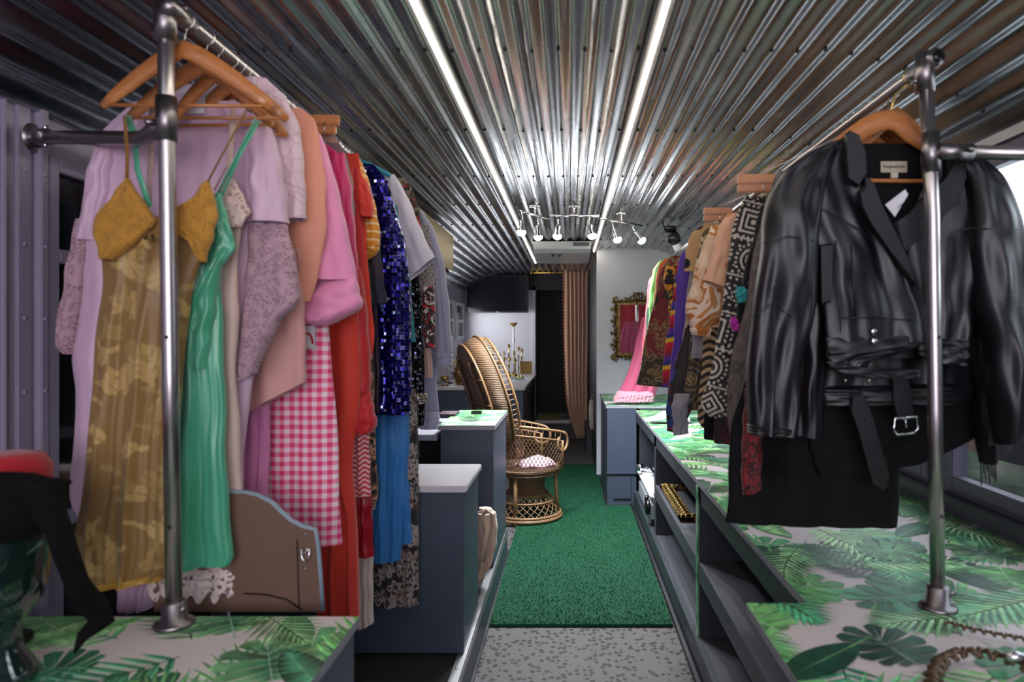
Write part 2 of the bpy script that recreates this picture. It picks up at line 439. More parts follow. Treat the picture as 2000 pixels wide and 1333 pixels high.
# back wall with the television, black alcove with step, closet block with mirror
struct(MB().box(XL, -.53, YE, YE+.08, 0, 2.25).box(-.575, -.53, YE-.02, YE+.08, 0, 2.30).build('wall_back', M['wallw']))
struct(MB().box(XL, XR, YE-.02, YE+.1, 2.25, 2.52).box(-.62, -.585, YE-.06, YE-.02, 2.25, 2.49).build('wall_back_upper', M['black']))
struct(MB().box(-.53, .35, 11.15, 11.2, 0, 2.52).box(-.53, -.50, YE+.08, 11.15, 0, 2.52).box(.30, .35, 10.3, 11.15, 0, 2.52).build('wall_alcove', M['black']))
struct(MB().box(-.50, .30, 10.2, 11.15, 0, .245).build('trim_8', M['cab2']))
k = N('patterned_step_vinyl'); k.setp(Roughness=.5); blotch(['c9c2b4', '8f8a55', 'b7a98c', '5c5c52', 'cfc9bd'], 2.2, 2)(k, k.coord('Object')); 
struct(MB().box(-.50, .30, 10.19, 11.15, .245, .275).build('trim_9', k.m))
struct(MB().box(-.51, .31, 10.17, 10.195, .235, .277).build('trim_10', M['white_top']))
struct(MB().box(.30, XR, 7.50, 7.55, 0, 2.52).build('wall_partition', M['wallw']))
struct(MB().box(.30, .34, 7.55, 10.3, 0, 2.52).box(.34, XR, 10.25, 10.3, 0, 2.52).build('wall_closet_side', M['dgrey']))
struct(MB().box(.22, .30, 8.9, 10.0, 0, .30).build('trim_11', M['cab2']))
# floor edge strips beside the aisle
struct(MB().box(.557, .575, 1.0, 6.2, .001, .03).box(.33, .345, 6.15, 7.5, .001, .018).box(-.437, -.425, .6, 4.9, .001, .012).build('baseboard_right', M['black']))

# ------------------------------------------------------------------ turf runner
mb = MB(); 
for y0, y1, xr in ((3.62, 6.15, .550), (6.15, 8.10, .325)):
    mb.box(-.425, xr, y0, y1, .001, .016)
rug = mb.build('turf_runner', M['turf'], origin=(.05, 3.62, .0)); tag(rug, 'green artificial turf runner lying along the aisle floor', 'rug')
mb = MB()
for i in range(26000):
    y = 3.62+(random.random()**1.3)*4.4; x = random.uniform(-.425, .55 if y < 6.15 else .325)
    a = random.uniform(0, 2*PI); r = .0025; hx, hy = random.gauss(0, .004), random.gauss(-.002, .004); h = random.uniform(.005, .011)
    mb.add([(x-r*math.cos(a), y-r*math.sin(a), .016), (x+r*math.cos(a), y+r*math.sin(a), .016), (x+hx, y+hy, .016+h)], [(0, 1, 2)])
bl = mb.build('pile', M['blade'], rug); bl['kind'] = 'stuff'

# ------------------------------------------------------------------ tropical leaf vinyl
GREENS = [srgb(c)[:3] for c in ('4a9a56', '2c7a52', '6db566', '164a35', '8cc97c', '35906c', 'a4d494', '1d4c36', '4fa67c')]
GROUND = srgb('d6cbcb')[:3]
class LeafPrint:
    def __init__(s): s.v = []; s.f = []; s.c = []; s.k = 0
    def poly(s, pts, c0, c1=None):
        b = len(s.v); z = s.z; n = len(pts)
        s.v += [(p[0], p[1], z) for p in pts]; s.f.append(tuple(range(b, b+n)))
        c1 = c1 or c0
        s.c.append([tuple(c0[i]+(c1[i]-c0[i])*(k/max(1, n-1) if k <= n/2 else (n-1-k)/max(1, n-1))*2 for i in range(3)) for k in range(n)])
    def xf(s, pts, o, a, sc):
        ca, sa = math.cos(a)*sc, math.sin(a)*sc
        return [(o[0]+p[0]*ca-p[1]*sa, o[1]+p[0]*sa+p[1]*ca) for p in pts]
    def palm(s, o, a, sc, r):
        g = r.choice(GREENS); g2 = r.choice(GREENS); n = 13; bend = r.uniform(-.25, .25)
        for i in range(n):
            t = (i+.6)/n; cx = t; cy = bend*t*t
            ln = .44*math.sin(PI*(t*.86+.12))**.8
            for sd in (-1, 1):
                an = sd*(1.15-.75*t)+2*bend*t; dx, dy = math.cos(an), math.sin(an); nx_, ny_ = -dy, dx; w_ = .026
                q = [(cx-w_*nx_*.6, cy-w_*ny_*.6), (cx+dx*ln*.45-nx_*w_, cy+dy*ln*.45-ny_*w_), (cx+dx*ln+.02*bend, cy+dy*ln), (cx+dx*ln*.45+nx_*w_, cy+dy*ln*.45+ny_*w_), (cx+w_*nx_*.6, cy+w_*ny_*.6)]
                h = r.uniform(.6, 1.4); s.z += 1e-7
                tip, cen = q[2], ((q[0][0]+q[4][0])/2, (q[0][1]+q[4][1])/2)
                s.poly(s.xf([cen, q[0], q[1], tip], o, a, sc), tuple(x*h for x in g), tuple(x*h for x in g2))
                s.poly(s.xf([cen, tip, q[3], q[4]], o, a, sc), tuple(min(1, x*h*1.7+.03) for x in g), tuple(min(1, x*h*1.5+.05) for x in g2))
        pts = [(t/8, bend*(t/8)**2+.006) for t in range(9)]+[(t/8, bend*(t/8)**2-.006) for t in range(8, -1, -1)]
        s.z += 3e-6
        for i in range(8):
            s.poly(s.xf([pts[i], pts[i+1], pts[16-i], pts[17-i]], o, a, sc), GREENS[3])
    def monstera(s, o, a, sc, r):
        g = r.choice(GREENS[:4]); g2 = r.choice(GREENS[3:])
        halo = [(.42+.55*math.cos(t)*(1.06 if math.cos(t) > 0 else .9), .50*math.sin(t)) for t in np.linspace(0, 2*PI, 28, endpoint=False)]
        for sd in (-1, 1):
            edges = []
            nl = 6
            for i in range(nl):
                t0, t1 = i/nl, (i+.80)/nl
                th0, th1 = PI*.93*(1-t0), PI*.93*(1-t1)
                def R(th): return (.42+.10*math.cos(th))*(1 if th < 2.4 else .9)
                base = (.15+.55*t0, 0); base2 = (.15+.55*min(1, t1+.03), 0)
                pts = [base]
                for k_ in range(6):
                    th = th0+(th1-th0)*k_/5; rr = R(th)*(1-.10*abs(k_-2.5)/2.5)
                    pts.append((.42+rr*math.cos(th)*1.1, sd*rr*math.sin(th)))
                pts.append(base2)
                h = r.uniform(.55, 1.45); s.z += 1e-7
                s.poly(s.xf(pts, o, a, sc), tuple(x*h for x in g), tuple(x*h for x in g2))
                # lighter vein
                mid = pts[3]; s.poly_late.append((s.xf([(base[0], base[1]-.005), (mid[0]*.97, mid[1]*.9), (base[0], base[1]+.007)], o, a, sc)))
        s.poly_late.append(s.xf([(.0, -.008), (.9, 0), (0, .008)], o, a, sc))
        s.z += 3e-6
        for p in s.poly_late: s.poly(p, tuple(min(1, x*.5+.42) for x in g))
        s.poly_late = []
    def blade(s, o, a, sc, r):
        g = r.choice(GREENS); g2 = r.choice(GREENS); n = 12
        for i in range(n):
            t0, t1 = i/n, (i+1)/n
            w0, w1 = .17*math.sin(PI*t0)**.7, .17*math.sin(PI*t1)**.7 if i < n-1 else 0
            for sd in (-1, 1):
                h = r.uniform(.75, 1.3); s.z += 1e-7
                s.poly(s.xf([(t0, 0), (t0+.03, sd*w0), (t1+.03, sd*w1), (t1, 0)], o, a, sc), tuple(x*h for x in g), tuple(x*h for x in g2))
        s.z += 3e-6; s.poly(s.xf([(-.15, -.006), (1, 0), (-.15, .006)], o, a, sc), GREENS[4])
def leaf_top(name, rects, z, seed, parent=None, th=.022, holes=(), dens=1.0, shell=None):
    """worktop slab with a printed leaf vinyl: the print is part of the same mesh"""
    r = random.Random(seed)
    x0 = min(q[0] for q in rects); x1 = max(q[1] for q in rects); y0 = min(q[2] for q in rects); y1 = max(q[3] for q in rects)
    L = LeafPrint(); L.z = z+.00025; L.poly_late = []
    cell = .150/dens; j = 0; pts = []
    yy = y0-.1
    while yy < y1+.15:
        xx = x0-.1+(cell*.5 if j % 2 else 0)
        while xx < x1+.15:
            pts.append((xx+r.uniform(-.03, .03), yy+r.uniform(-.03, .03))); xx += cell
        yy += cell*.86; j += 1
    r.shuffle(pts)
    for p in pts:
        a = r.uniform(0, 2*PI); q = r.random(); sc = r.uniform(.22, .31); L.z += 1e-6
        if L.z > z+.0042: L.z = z+.0042
        if q < .42: L.palm(p, a, sc*1.15, r)
        elif q < .80: L.monstera(p, a, sc*.92, r)
        else: L.blade(p, a, sc, r)
    base = bmesh.new(); cl = base.loops.layers.float_color.new('Col')
    for f_, cs in zip(L.f, L.c):
        vsn = [base.verts.new(L.v[i]) for i in f_]
        try: fc = base.faces.new(vsn)
        except ValueError: continue
        fc.material_index = 1
        for lp, c_ in zip(fc.loops, cs): lp[cl] = (c_[0], c_[1], c_[2], 1)
    out = bmesh.new(); oc = out.loops.layers.float_color.new('Col'); me0 = bpy.data.meshes.new(name)
    for (a, b, c, d) in rects:
        t = base.copy()
        for pco, pno in (((a, 0, 0), (-1, 0, 0)), ((b, 0, 0), (1, 0, 0)), ((0, c, 0), (0, -1, 0)), ((0, d, 0), (0, 1, 0))):
            bmesh.ops.bisect_plane(t, geom=t.verts[:]+t.edges[:]+t.faces[:], dist=1e-6, plane_co=pco, plane_no=pno, clear_outer=True)
        tm = bpy.data.meshes.new('t'); t.to_mesh(tm); t.free(); out.from_mesh(tm); bpy.data.meshes.remove(tm)
    base.free()
    for (a, b, c, d) in rects:
        g = bmesh.ops.create_cube(out, size=1)
        for v in g['verts']: v.co = Vector(((a+b)/2+v.co.x*(b-a), (c+d)/2+v.co.y*(d-c), z-th/2+v.co.z*th))
        fcs = set(f for v in g['verts'] for f in v.link_faces)
        for f in fcs: f.material_index = 0 if f.normal.z > .5 else 2
        for f in fcs:
            f.normal_update(); f.material_index = 0 if f.calc_center_median().z > z-.001 else 2
    o0 = Vector((( x0+x1)/2, y0, z-th))
    for v in out.verts: v.co -= o0
    for f in out.faces:
        if f.material_index == 1 and f.normal.z < 0: f.normal_flip()
    out.to_mesh(me0); out.free()
    for m in (M['vinyl'], M['leafprint'], M['edge']): me0.materials.append(m)
    o = bpy.data.objects.new(name, me0); C.objects.link(o); o.location = o0; o['_o'] = tuple(o0)
    return o
M['vinyl'] = plain('vinyl_ground', 'd6cbcb', .38, var=.05)
k = N('leaf_print'); k.setp(Roughness=.38); a = k.n('ShaderNodeAttribute', attribute_name='Col')
nn = k.noise(k.coord('Object'), 28, 4, .6)
hs = k.n('ShaderNodeHueSaturation'); k.l(a.outputs['Color'], hs.inputs['Color']); k.l(k.ramp(nn, [(.3, (.65,.65,.65,1)), (.7, (1.35,1.35,1.35,1))]), hs.inputs['Value']); k.col(hs.outputs[0]); M['leafprint'] = k.m
BZ = .865
o = leaf_top('worktop', [(.605, XR-.001, 1.74, 6.21), (.45, XR-.001, .85, 1.738)], BZ, 5)
tag(o, 'long leaf-printed worktop running under the right clothes rail', 'worktop')
o = leaf_top('worktop', [(XL+.03, -.51, .75, 1.66)], BZ, 11)
tag(o, 'leaf-printed worktop carrying the left foreground pole', 'worktop')

# right shelving unit
sh = thing('shelf_unit', 'low charcoal open shelving unit along the right of the aisle', 'shelf unit', (1.0, .9, 0))
MB().box(.612, .640, .9, 6.2, .755, .842, 0, .002).build('top_rail', M['cab2'], sh)
for y, x1 in ((1.75, 1.4), (3.20, 1.4), (4.82, 1.4)):
    MB().box(.612, x1, y, y+.10, .10, .842, 0, .002).build('divider', M['cab2'], sh)
MB().box(.612, 1.40, .9, 4.83, .455, .490, 0, .002).box(.604, .625, .9, 4.82, .400, .492, 0, .002).build('shelf', M['shelfwood'], sh)
MB().box(.612, 1.40, .9, 6.2, .105, .135, 0, .002).build('shelf', M['shelfwood'], sh)
MB().box(.585, .612, .9, 6.2, .001, .137, 0, .002).build('kickboard', M['cab2'], sh)
MB().box(1.40, 1.42, .9, 6.2, .1, .842).build('back_panel', M['dgrey'], sh)
k = N('leaf_edge_tape'); k.setp(Roughness=.4); co = k.coord('Object', (1, 1, .4))
k.col(k.ramp(k.noise(co, 26, 3), [(.3, srgb('2c6a4a')), (.5, srgb('6fae84')), (.62, srgb('a8c8a8')), (.7, srgb('3f8a5e'))]))
st = MB().box(.598, .606, 3.20, 3.225, .03, .842).build('edge_strip', k.m, sh); st['label'] = 'narrow leaf-printed edging tape'
# corner cabinet under the mirror
cc = thing('corner_cabinet', 'tall blue-grey cabinet box below the ornate mirror', 'cabinet', (.47, 6.22, 0))
MB().box(.345, .612, 6.22, 7.49, .001, .880, 0, .003).box(.338, .618, 6.20, 6.222, .29, .30).build('body', M['cab'], cc)
MB().box(.40, .56, 6.205, 6.221, .06, .26, 0, .003).build('hatch', M['cab'], cc)
t_ = leaf_top('worktop', [(.335, XR-.001, 6.215, 7.495)], .905, 23); tag(t_, 'leaf-printed worktop square under the ornate mirror and pink tulle', 'worktop')
MB().box(.64, XR-.01, 6.215, 7.49, .1, .880).build('side_body', M['cab2'], cc)

# left foreground cabinet
o = MB().box(XL+.03, -.52, .75, 1.65, .186, .842, 0, .003).build('cabinet', M['cab'], origin=(-1.07, 1.2, .186))
tag(o, 'blue-grey cabinet below the left foreground leaf worktop', 'cabinet')
# second unit, white topped
cb = thing('cabinet', 'blue-grey cabinet with plain white top beside the canvas tote', 'cabinet', (-.9, 3.15, .186))
MB().box(-1.45, -.452, 2.92, 3.385, .187, .880, 0, .003).build('body', M['cab'], cb)
MB().box(-1.46, -.437, 2.90, 3.40, .880, .908, 0, .004).build('top', M['white_top'], cb)
# third unit with leaf top
cb = thing('counter', 'blue-grey service counter in front of the peacock chair', 'counter', (-.6, 4.4, .186))
MB().box(-.755, -.445, 4.00, 4.80, .187, .995, 0, .003).build('body', M['cab'], cb)
t_ = leaf_top('worktop', [(-.77, -.435, 3.985, 4.815)], 1.022, 31, th=.027); tag(t_, 'small leaf-printed counter top beside the wicker chair back', 'worktop')
cb = thing('desk', 'low grey desk left of the leaf-topped counter', 'desk', (-1.2, 4.2, .18))
MB().box(-1.6, -.775, 4.0, 4.8, .93, .965, 0, .003).build('top', M['edge'], cb)
MB().box(-1.6, -1.56, 4.02, 4.78, .186, .93).build('side_panel', M['dgrey'], cb); MB().box(-.80, -.775, 4.3, 4.78, .186, .93).build('side_panel', M['dgrey'], cb)
MB().box(-1.56, -.80, 4.74, 4.77, .186, .93).build('back_panel', M['dgrey'], cb)
MB().box(-1.56, -.80, 4.1, 4.14, .50, .54).build('stretcher', M['wood'], cb)
# far counter
cb = thing('back_counter', 'blue-grey back counter with white top below the television', 'counter', (-1.0, 9.2, 0))
MB().box(XL+.02, -.535, 7.86, 10.62, .001, .915, 0, .003).build('body', M['cab'], cb)
MB().box(XL+.01, -.510, 7.84, 10.64, .915, .95, 0, .004).build('top', M['white_top'], cb)
MB().box(-.534, -.530, 9.0, 10.3, .05, .80).build('side_panel', M['black'], cb)
# dark post at the end of the left rail
o = MB().box(-1.50, -.80, 5.05, 5.12, .001, .94).build('divider_panel', M['black'], origin=(-1.1, 5.08, 0)) if False else None
# overhead steel cabinet
k = N('brushed_gold_steel'); k.setp(Metallic=.85, Roughness=.38, Base_Color=srgb('7d6d48')); k.bump(k.noise(k.coord('Object', (30, 1, 60)), 12, 3), .15, .002)
oc = thing('overhead_cabinet', 'brushed champagne metal wall box above the far left windows', 'cabinet', (-1.3, 5.2, 2.1))
MB().prism([(XL+.001, 2.11), (-1.02, 2.11), (-1.02, 2.42), (-1.25, 2.40), (-1.45, 2.31), (XL+.001, 2.205)], 'y', 4.5, 6.0).build('body', k.m, oc)
MB().box(XL+.01, -1.05, 4.55, 5.95, 2.085, 2.11).build('base', M['black'], oc)
# air conditioner on the ceiling
ac = thing('ceiling_air_conditioner', 'white ceiling air-conditioning unit with dark vent between the light strips', 'air conditioner', (-.09, 7.4, 2.38))
mb = MB(); mb.prism([(6.80, 2.486), (6.86, 2.418), (6.95, 2.385), (7.95, 2.385), (8.05, 2.42), (8.05, 2.486)], 'x', -.36, .215); mb.build('housing', M['plastic_w'], ac)
MB().box(.04, .20, 6.79, 6.85, 2.445, 2.475).build('vent', M['plastic_b'], ac)
for x in (-.17, -.10): MB().lathe([(.022, 0), (.018, -.01), (.006, -.012), (.006, -.03), (.001, -.031)], (x, 7.05, 2.386), 12).build('knob', M['plastic_b'], ac)
# TV
tv = thing('television', 'black flat-screen television mounted above the brass candlesticks', 'television', (-1.13, 10.55, 1.9))
x0, _, z1 = W(911, 538, 10.5); x1, _, z0 = W(1032, 611, 10.5)
MB().box(x0, x1, 10.50, 10.545, z0, z1, 0, .004).build('casing', M['plastic_b'], tv)
MB().box(x0+.012, x1-.012, 10.496, 10.502, z0+.022, z1-.012).build('screen', M['tvs'], tv)
MB().box((x0+x1)/2-.02, (x0+x1)/2+.02, 10.494, 10.501, z0+.006, z0+.013).build('maker_mark', M['plastic_w'], tv)
MB().box((x0+x1)/2-.1, (x0+x1)/2+.1, 10.545, 10.66, z0+.15, z1-.15).build('bracket', M['black'], tv)

# ------------------------------------------------------------------ LED strips
for x, y1, lab in ((-.43, 8.7, 'left long glowing LED strip fixed along the corrugated ceiling'), (.27, 7.48, 'right long glowing LED strip fixed along the corrugated ceiling')):
    t = thing('led_strip_light', lab, 'light', (x, .3, 2.45), 'LED strips on the ceiling')
    MB().box(x-.024, x+.024, -.6, y1, 2.470, 2.486, 0, .002).build('channel', M['alu'], t)
    MB().box(x-.0055, x+.0055, -.6, y1, 2.462, 2.4705, 0, .002).build('diffuser', M['led'], t)
# ------------------------------------------------------------------ track lights
def track(n, pA, pB, heads, lab):
    t = thing('track_light', lab, 'light', ((pA[0]+pB[0])/2, (pA[1]+pB[1])/2, 2.44), 'track lights across the aisle')
    zb = 2.415
    MB().tube([(pA[0], pA[1], zb), (pB[0], pB[1], zb)], .0075, 10).build('bar', M['chrome'], t)
    cx, cy = (pA[0]+pB[0])/2, (pA[1]+pB[1])/2
    MB().tube([(cx, cy, zb), (cx, cy, 2.487)], .006, 8).lathe([(.04, 0), (.04, .012), (.035, .014)], (cx, cy, 2.475), 20).build('ceiling_mount', M['chrome'], t)
    for (px, _o, dx, dy) in heads:
        s_ = (px-pA[2])/(pB[2]-pA[2]); bx, by = pA[0]+(pB[0]-pA[0])*s_, pA[1]+(pB[1]-pA[1])*s_
        d = Vector((dx, dy, -1)).normalized(); top = Vector((bx, by, zb)); nk = top+Vector((0, 0, -.035)); c = nk+d*.05; e = nk+d*.115
        h = MB().tube([top, nk, c], [.006, .006, .006], 8).tube([nk+d*.03, nk+d*.04, c+d*.035, e-d*.012, e], [.012, .018, .018, .027, .029], 16, caps=True).build('lamp_head', M['chrome'], t)
        MB().tube([e-d*.008, e+d*.004, e+d*.018, e+d*.026], [.031, .032, .024, .006], 16).build('bulb', M['bulb'], h)
        l = bpy.data.lights.new('spot', 'SPOT'); l.energy = 62; l.spot_size = 2.45; l.spot_blend = .7; l.color = (.90, .95, 1); l.shadow_soft_size = .03
        lo = bpy.data.objects.new('spot_lamp', l); lo.location = e+d*.04; lo.rotation_euler = d.to_track_quat('-Z', 'Y').to_euler(); C.objects.link(lo)
rr = .865*F
def tp(px, py): z = rr/(VY-py); return ((px-VX)*z/F, z, px)
track(1, tp(1017, 412), tp(1071, 429), [(1020, 0, -.05, -.12), (1050, 0, 0, .1)], 'chrome two-head track light nearest the left LED strip')
track(2, tp(1073, 421), tp(1170, 422), [(1090, 0, -.05, .1), (1150, 0, .2, -.1)], 'middle chrome two-head track light between the LED strips')
track(3, tp(1172, 427), tp(1254, 441), [(1196, 0, .3, -.1), (1236, 0, .7, -.1)], 'chrome two-head track light right of the right LED strip')
# ------------------------------------------------------------------ clothes racks
RLX, RLZ = -.935, 2.318      # left rail
RRX, RRZ = .905, 2.235       # right rail
def flange(mb, x, y, z, r=.045):
    mb.lathe([(r, 0), (r, .006), (r*.92, .010), (r*.62, .014), (r*.60, .055), (r*.50, .058)], (x, y, z), 24)
def rack(side):
    if side < 0:
        t = thing('clothes_rack', 'steel pipe clothes rack on the left leaf worktop holding bright dresses', 'clothes rack', (RLX, 1.61, BZ))
        p0 = (-.932, 1.61, BZ+.004); p1 = (-.950, 1.61, 2.05); p2 = (-.953, 1.61, 2.488); R = .0185; rx, rz, ye = RLX, RLZ, 4.05
    else:
        t = thing('clothes_rack', 'steel pipe clothes rack on the right leaf worktop holding the leather jacket', 'clothes rack', (RRX, 1.71, BZ))
        p0 = (.922, 1.707, BZ+.004); p1 = (.908, 1.707, 1.85); p2 = (.889, 1.707, 2.245); R = .0175; rx, rz, ye = RRX, RRZ, 5.85
    MB().tube([p0, tuple((a+b)/2 for a, b in zip(p0, p1)), p1, p2], R, 20).build('pole', M['pipe'], t)
    for z_ in (1.10, 1.545):
        xx = p0[0]+(p1[0]-p0[0])*(z_-p0[2])/(p1[2]-p0[2])
        MB().lathe([(.0045, 0), (.0045, .002)], (xx+.003, p0[1]-R-.001, z_), 10, 0, 'y').build('pin_hole', M['plastic_b'], t)
    fb = MB(); flange(fb, p0[0], p0[1], BZ+.001); fb.tube([(p0[0]+.02, p0[1]-.01, BZ+.045), (p0[0]+.034, p0[1]-.018, BZ+.045)], .007, 8); fb.build('base_flange', M['pipe_d'], t)
    # rail with end collar
    MB().tube([(rx, p0[1]-.0, rz), (rx, ye, rz+(0 if side < 0 else .005))], .016, 16).build('rail', M['pipe'], t)
    mb = MB().tube([(p2[0], p2[1], rz-.075), (p2[0], p2[1], rz+.02)], R+.006, 20)
    mb.tube([(rx-.002, p2[1]-.03, rz), (rx, p2[1]+.075, rz)], .0225, 20)
    mb.tube([(rx, p2[1]+.05, rz+.02), (rx, p2[1]+.05, rz+.036)], .006, 8); mb.tube([(p2[0]-.03, p2[1], rz-.05), (p2[0]-.015, p2[1], rz-.05)], .006, 8)
    mb.build('tee_fitting', M['pipe_d'], t)
    if side > 0:
        MB().lathe([(.015, 0), (.015, .002)], (rx, p2[1]-.033, rz), 14, 0, 'y').build('fitting_socket', M['plastic_b'], t)
        zb = 2.006
        mb = MB().tube([(.905, 1.707, zb-.05), (.903, 1.707, zb+.05)], R+.005, 20).tube([(.915, 1.69, zb-.002), (1.0, 1.70, zb)], .021, 16)
        mb.tube([(.985, 1.677, zb), (.985, 1.665, zb)], .008, 10); mb.build('side_fitting', M['pipe_d'], t)
        MB().tube([(.99, 1.70, zb), (XR-.0, 1.74, zb)], .0175, 16).build('brace_pipe', M['pipe'], t)
        # far end support
        MB().tube([(rx, ye-.02, BZ+.004), (rx, ye-.02, rz+.01)], .0175, 16).build('pole', M['pipe'], t)
        mb = MB(); flange(mb, rx, ye-.02, BZ+.001); mb.build('base_flange', M['pipe_d'], t)
    else:
        zb = 2.057
        mb = MB().tube([(-.950, 1.61, zb-.05), (-.951, 1.61, zb+.055)], R+.005, 20); mb.tube([(-.972, 1.60, zb-.01), (-.985, 1.585, zb-.01)], .007, 10)
        mb.build('side_fitting', M['pipe_d'], t)
        P = [(-.955, 1.612, 2.052), (-1.00, 1.64, 2.040), (-1.045, 1.68, 2.035), (-1.10, 1.72, 2.045), (-1.35, 1.88, 2.095), (-1.575, 2.03, 2.138)]
        MB().tube(P, .0195, 16).build('brace_pipe', M['pipe_d'], t)
        mb = MB().tube([(-1.52, 1.985, 2.128), (-1.60, 2.045, 2.143)], .024, 16).lathe([(.045, 0), (.045, .010), (.03, .016), (.028, .03)], (XL+.001, 2.065, 2.146), 20, 0, 'x')
        mb.build('wall_flange', M['pipe_d'], t)
        for dz in (-.032, .032): MB().tube([(-1.525, 1.99, 2.129+dz*.6), (-1.525, 1.985, 2.129+dz)], .007, 10).build('set_screw', M['chrome'], t)
        MB().tube([(rx, 3.93, .19), (rx, 3.93, rz+.01)], .0175, 16).build('pole', M['pipe'], t)
rack(-1); rack(1)

# ------------------------------------------------------------------ hangers
def hanger_proto(mat, hw=.205, sink=0.0):
    """origin at the rail centre; the hook goes round the rail"""
    t = thing('coat_hanger', None, 'hanger', (0, 0, 0))
    pts = []; n = 14
    for i in range(n+1):
        s_ = -1+2*i/n; a = abs(s_)
        pts.append((s_*hw, -.012*(1-a)+.004*a, -.075-sink-.135*a**1.25))
    rr_ = [.009+.009*math.sin(PI*i/n)**.6 for i in range(n+1)]; rr_[0] = rr_[-1] = .008
    MB().tube(pts, rr_, 10, flat=(.55, 1.3)).build('shoulder_bar', mat, t)
    MB().tube([(-hw*.9, .002, -.207-sink), (hw*.9, .002, -.207-sink)], .0048, 8).build('trouser_bar', mat, t)
    hk = [(0, -.01, -.07-sink), (0, -.006, -.045)]+[(.022*math.sin(a), -.003, .022*-math.cos(a)+.0) for a in np.linspace(.15, PI*1.45, 16)]
    MB().tube(hk, .0016, 6).build('hook', M['wire'], t)
    return t
HP = hanger_proto(M['wood']); HP2 = hanger_proto(M['wood'], .165, .075); hp_used = set()
def hanger(side, z, desc, yaw=0.0, dx=0.0, color=None, label=None):
    rx, rz = (RLX, RLZ) if side < 0 else (RRX, RRZ)
    src = HP if z < 2.12 or label and 'last' in label else HP2
    if src.name not in hp_used: o = src; hp_used.add(src.name)
    else: o = copy_tree(src)
    if src is HP and z > 1.78: o.scale = (.70, 1, 1)
    o.location = (rx+dx, z, rz); o.rotation_euler = (0, 0, yaw)
    o['label'] = label or 'wooden hanger carrying the %s' % desc; o['category'] = 'hanger'
    o['group'] = 'wooden hangers on the %s rail' % ('left' if side < 0 else 'right')
    return o
def block_hanger(side, px, py, w_px, h_px, z, label):
    """flat wooden trouser-clamp hanger seen above the clothes"""
    x0, _, z1 = W(px, py, z); x1, _, z0 = W(px+w_px, py+h_px, z); h = z1-z0
    t = thing('clamp_hanger', label, 'hanger', ((x0+x1)/2, z, z0), 'wooden clamp hangers')
    MB().box(x0, x1, z-.009, z+.009, z0+h*.45, z1, 0, .004).build('clamp_bar', M['wood'], t)
    MB().box(x0, x1-.01, z-.010, z+.008, z0, z0+h*.43, 0, .004).build('clamp_bar', M['wood'], t)
    MB().tube([(x0+(x1-x0)*.55, z-.011, z0-.005), (x0+(x1-x0)*.55, z-.012, z1-h*.4)], .0018, 6).build('clamp_wire', M['wire'], t)
    rx, rz = (RLX, RLZ) if side < 0 else (RRX, RRZ)
    hk = [((x0+x1)/2, z, z0+h), (rx-.01, z, rz-.03)]+[(rx+.022*math.sin(a), z, rz-.022*math.cos(a)) for a in np.linspace(.15, PI*1.4, 12)]
    MB().tube(hk, .0016, 6).build('hook', M['wire'], t)

# ------------------------------------------------------------------ cloth lofts
def catmull(R, n):
    R = np.array(R, float); m = len(R)
    d = np.concatenate([[0], np.cumsum(np.maximum(1e-3, np.hypot(np.diff((R[:, 1]+R[:, 3])/2), np.diff((R[:, 0]+R[:, 2])/2))))])
    d /= d[-1]; out = []
    for q in np.linspace(0, 1, n):
        i = min(m-2, max(0, int(np.searchsorted(d, q, side='right')-1))); t = (q-d[i])/(d[i+1]-d[i])
        p1, p2 = R[i], R[i+1]
        m1 = (R[i+1]-R[i-1])/(d[i+1]-d[i-1])*(d[i+1]-d[i]) if i > 0 else (p2-p1)
        m2 = (R[i+2]-R[i])/(d[i+2]-d[i])*(d[i+1]-d[i]) if i < m-2 else (p2-p1)
        out.append((2*t**3-3*t*t+1)*p1+(t**3-2*t*t+t)*m1*.8+(-2*t**3+3*t*t)*p2+(t**3-t*t)*m2*.8)
    return np.array(out)
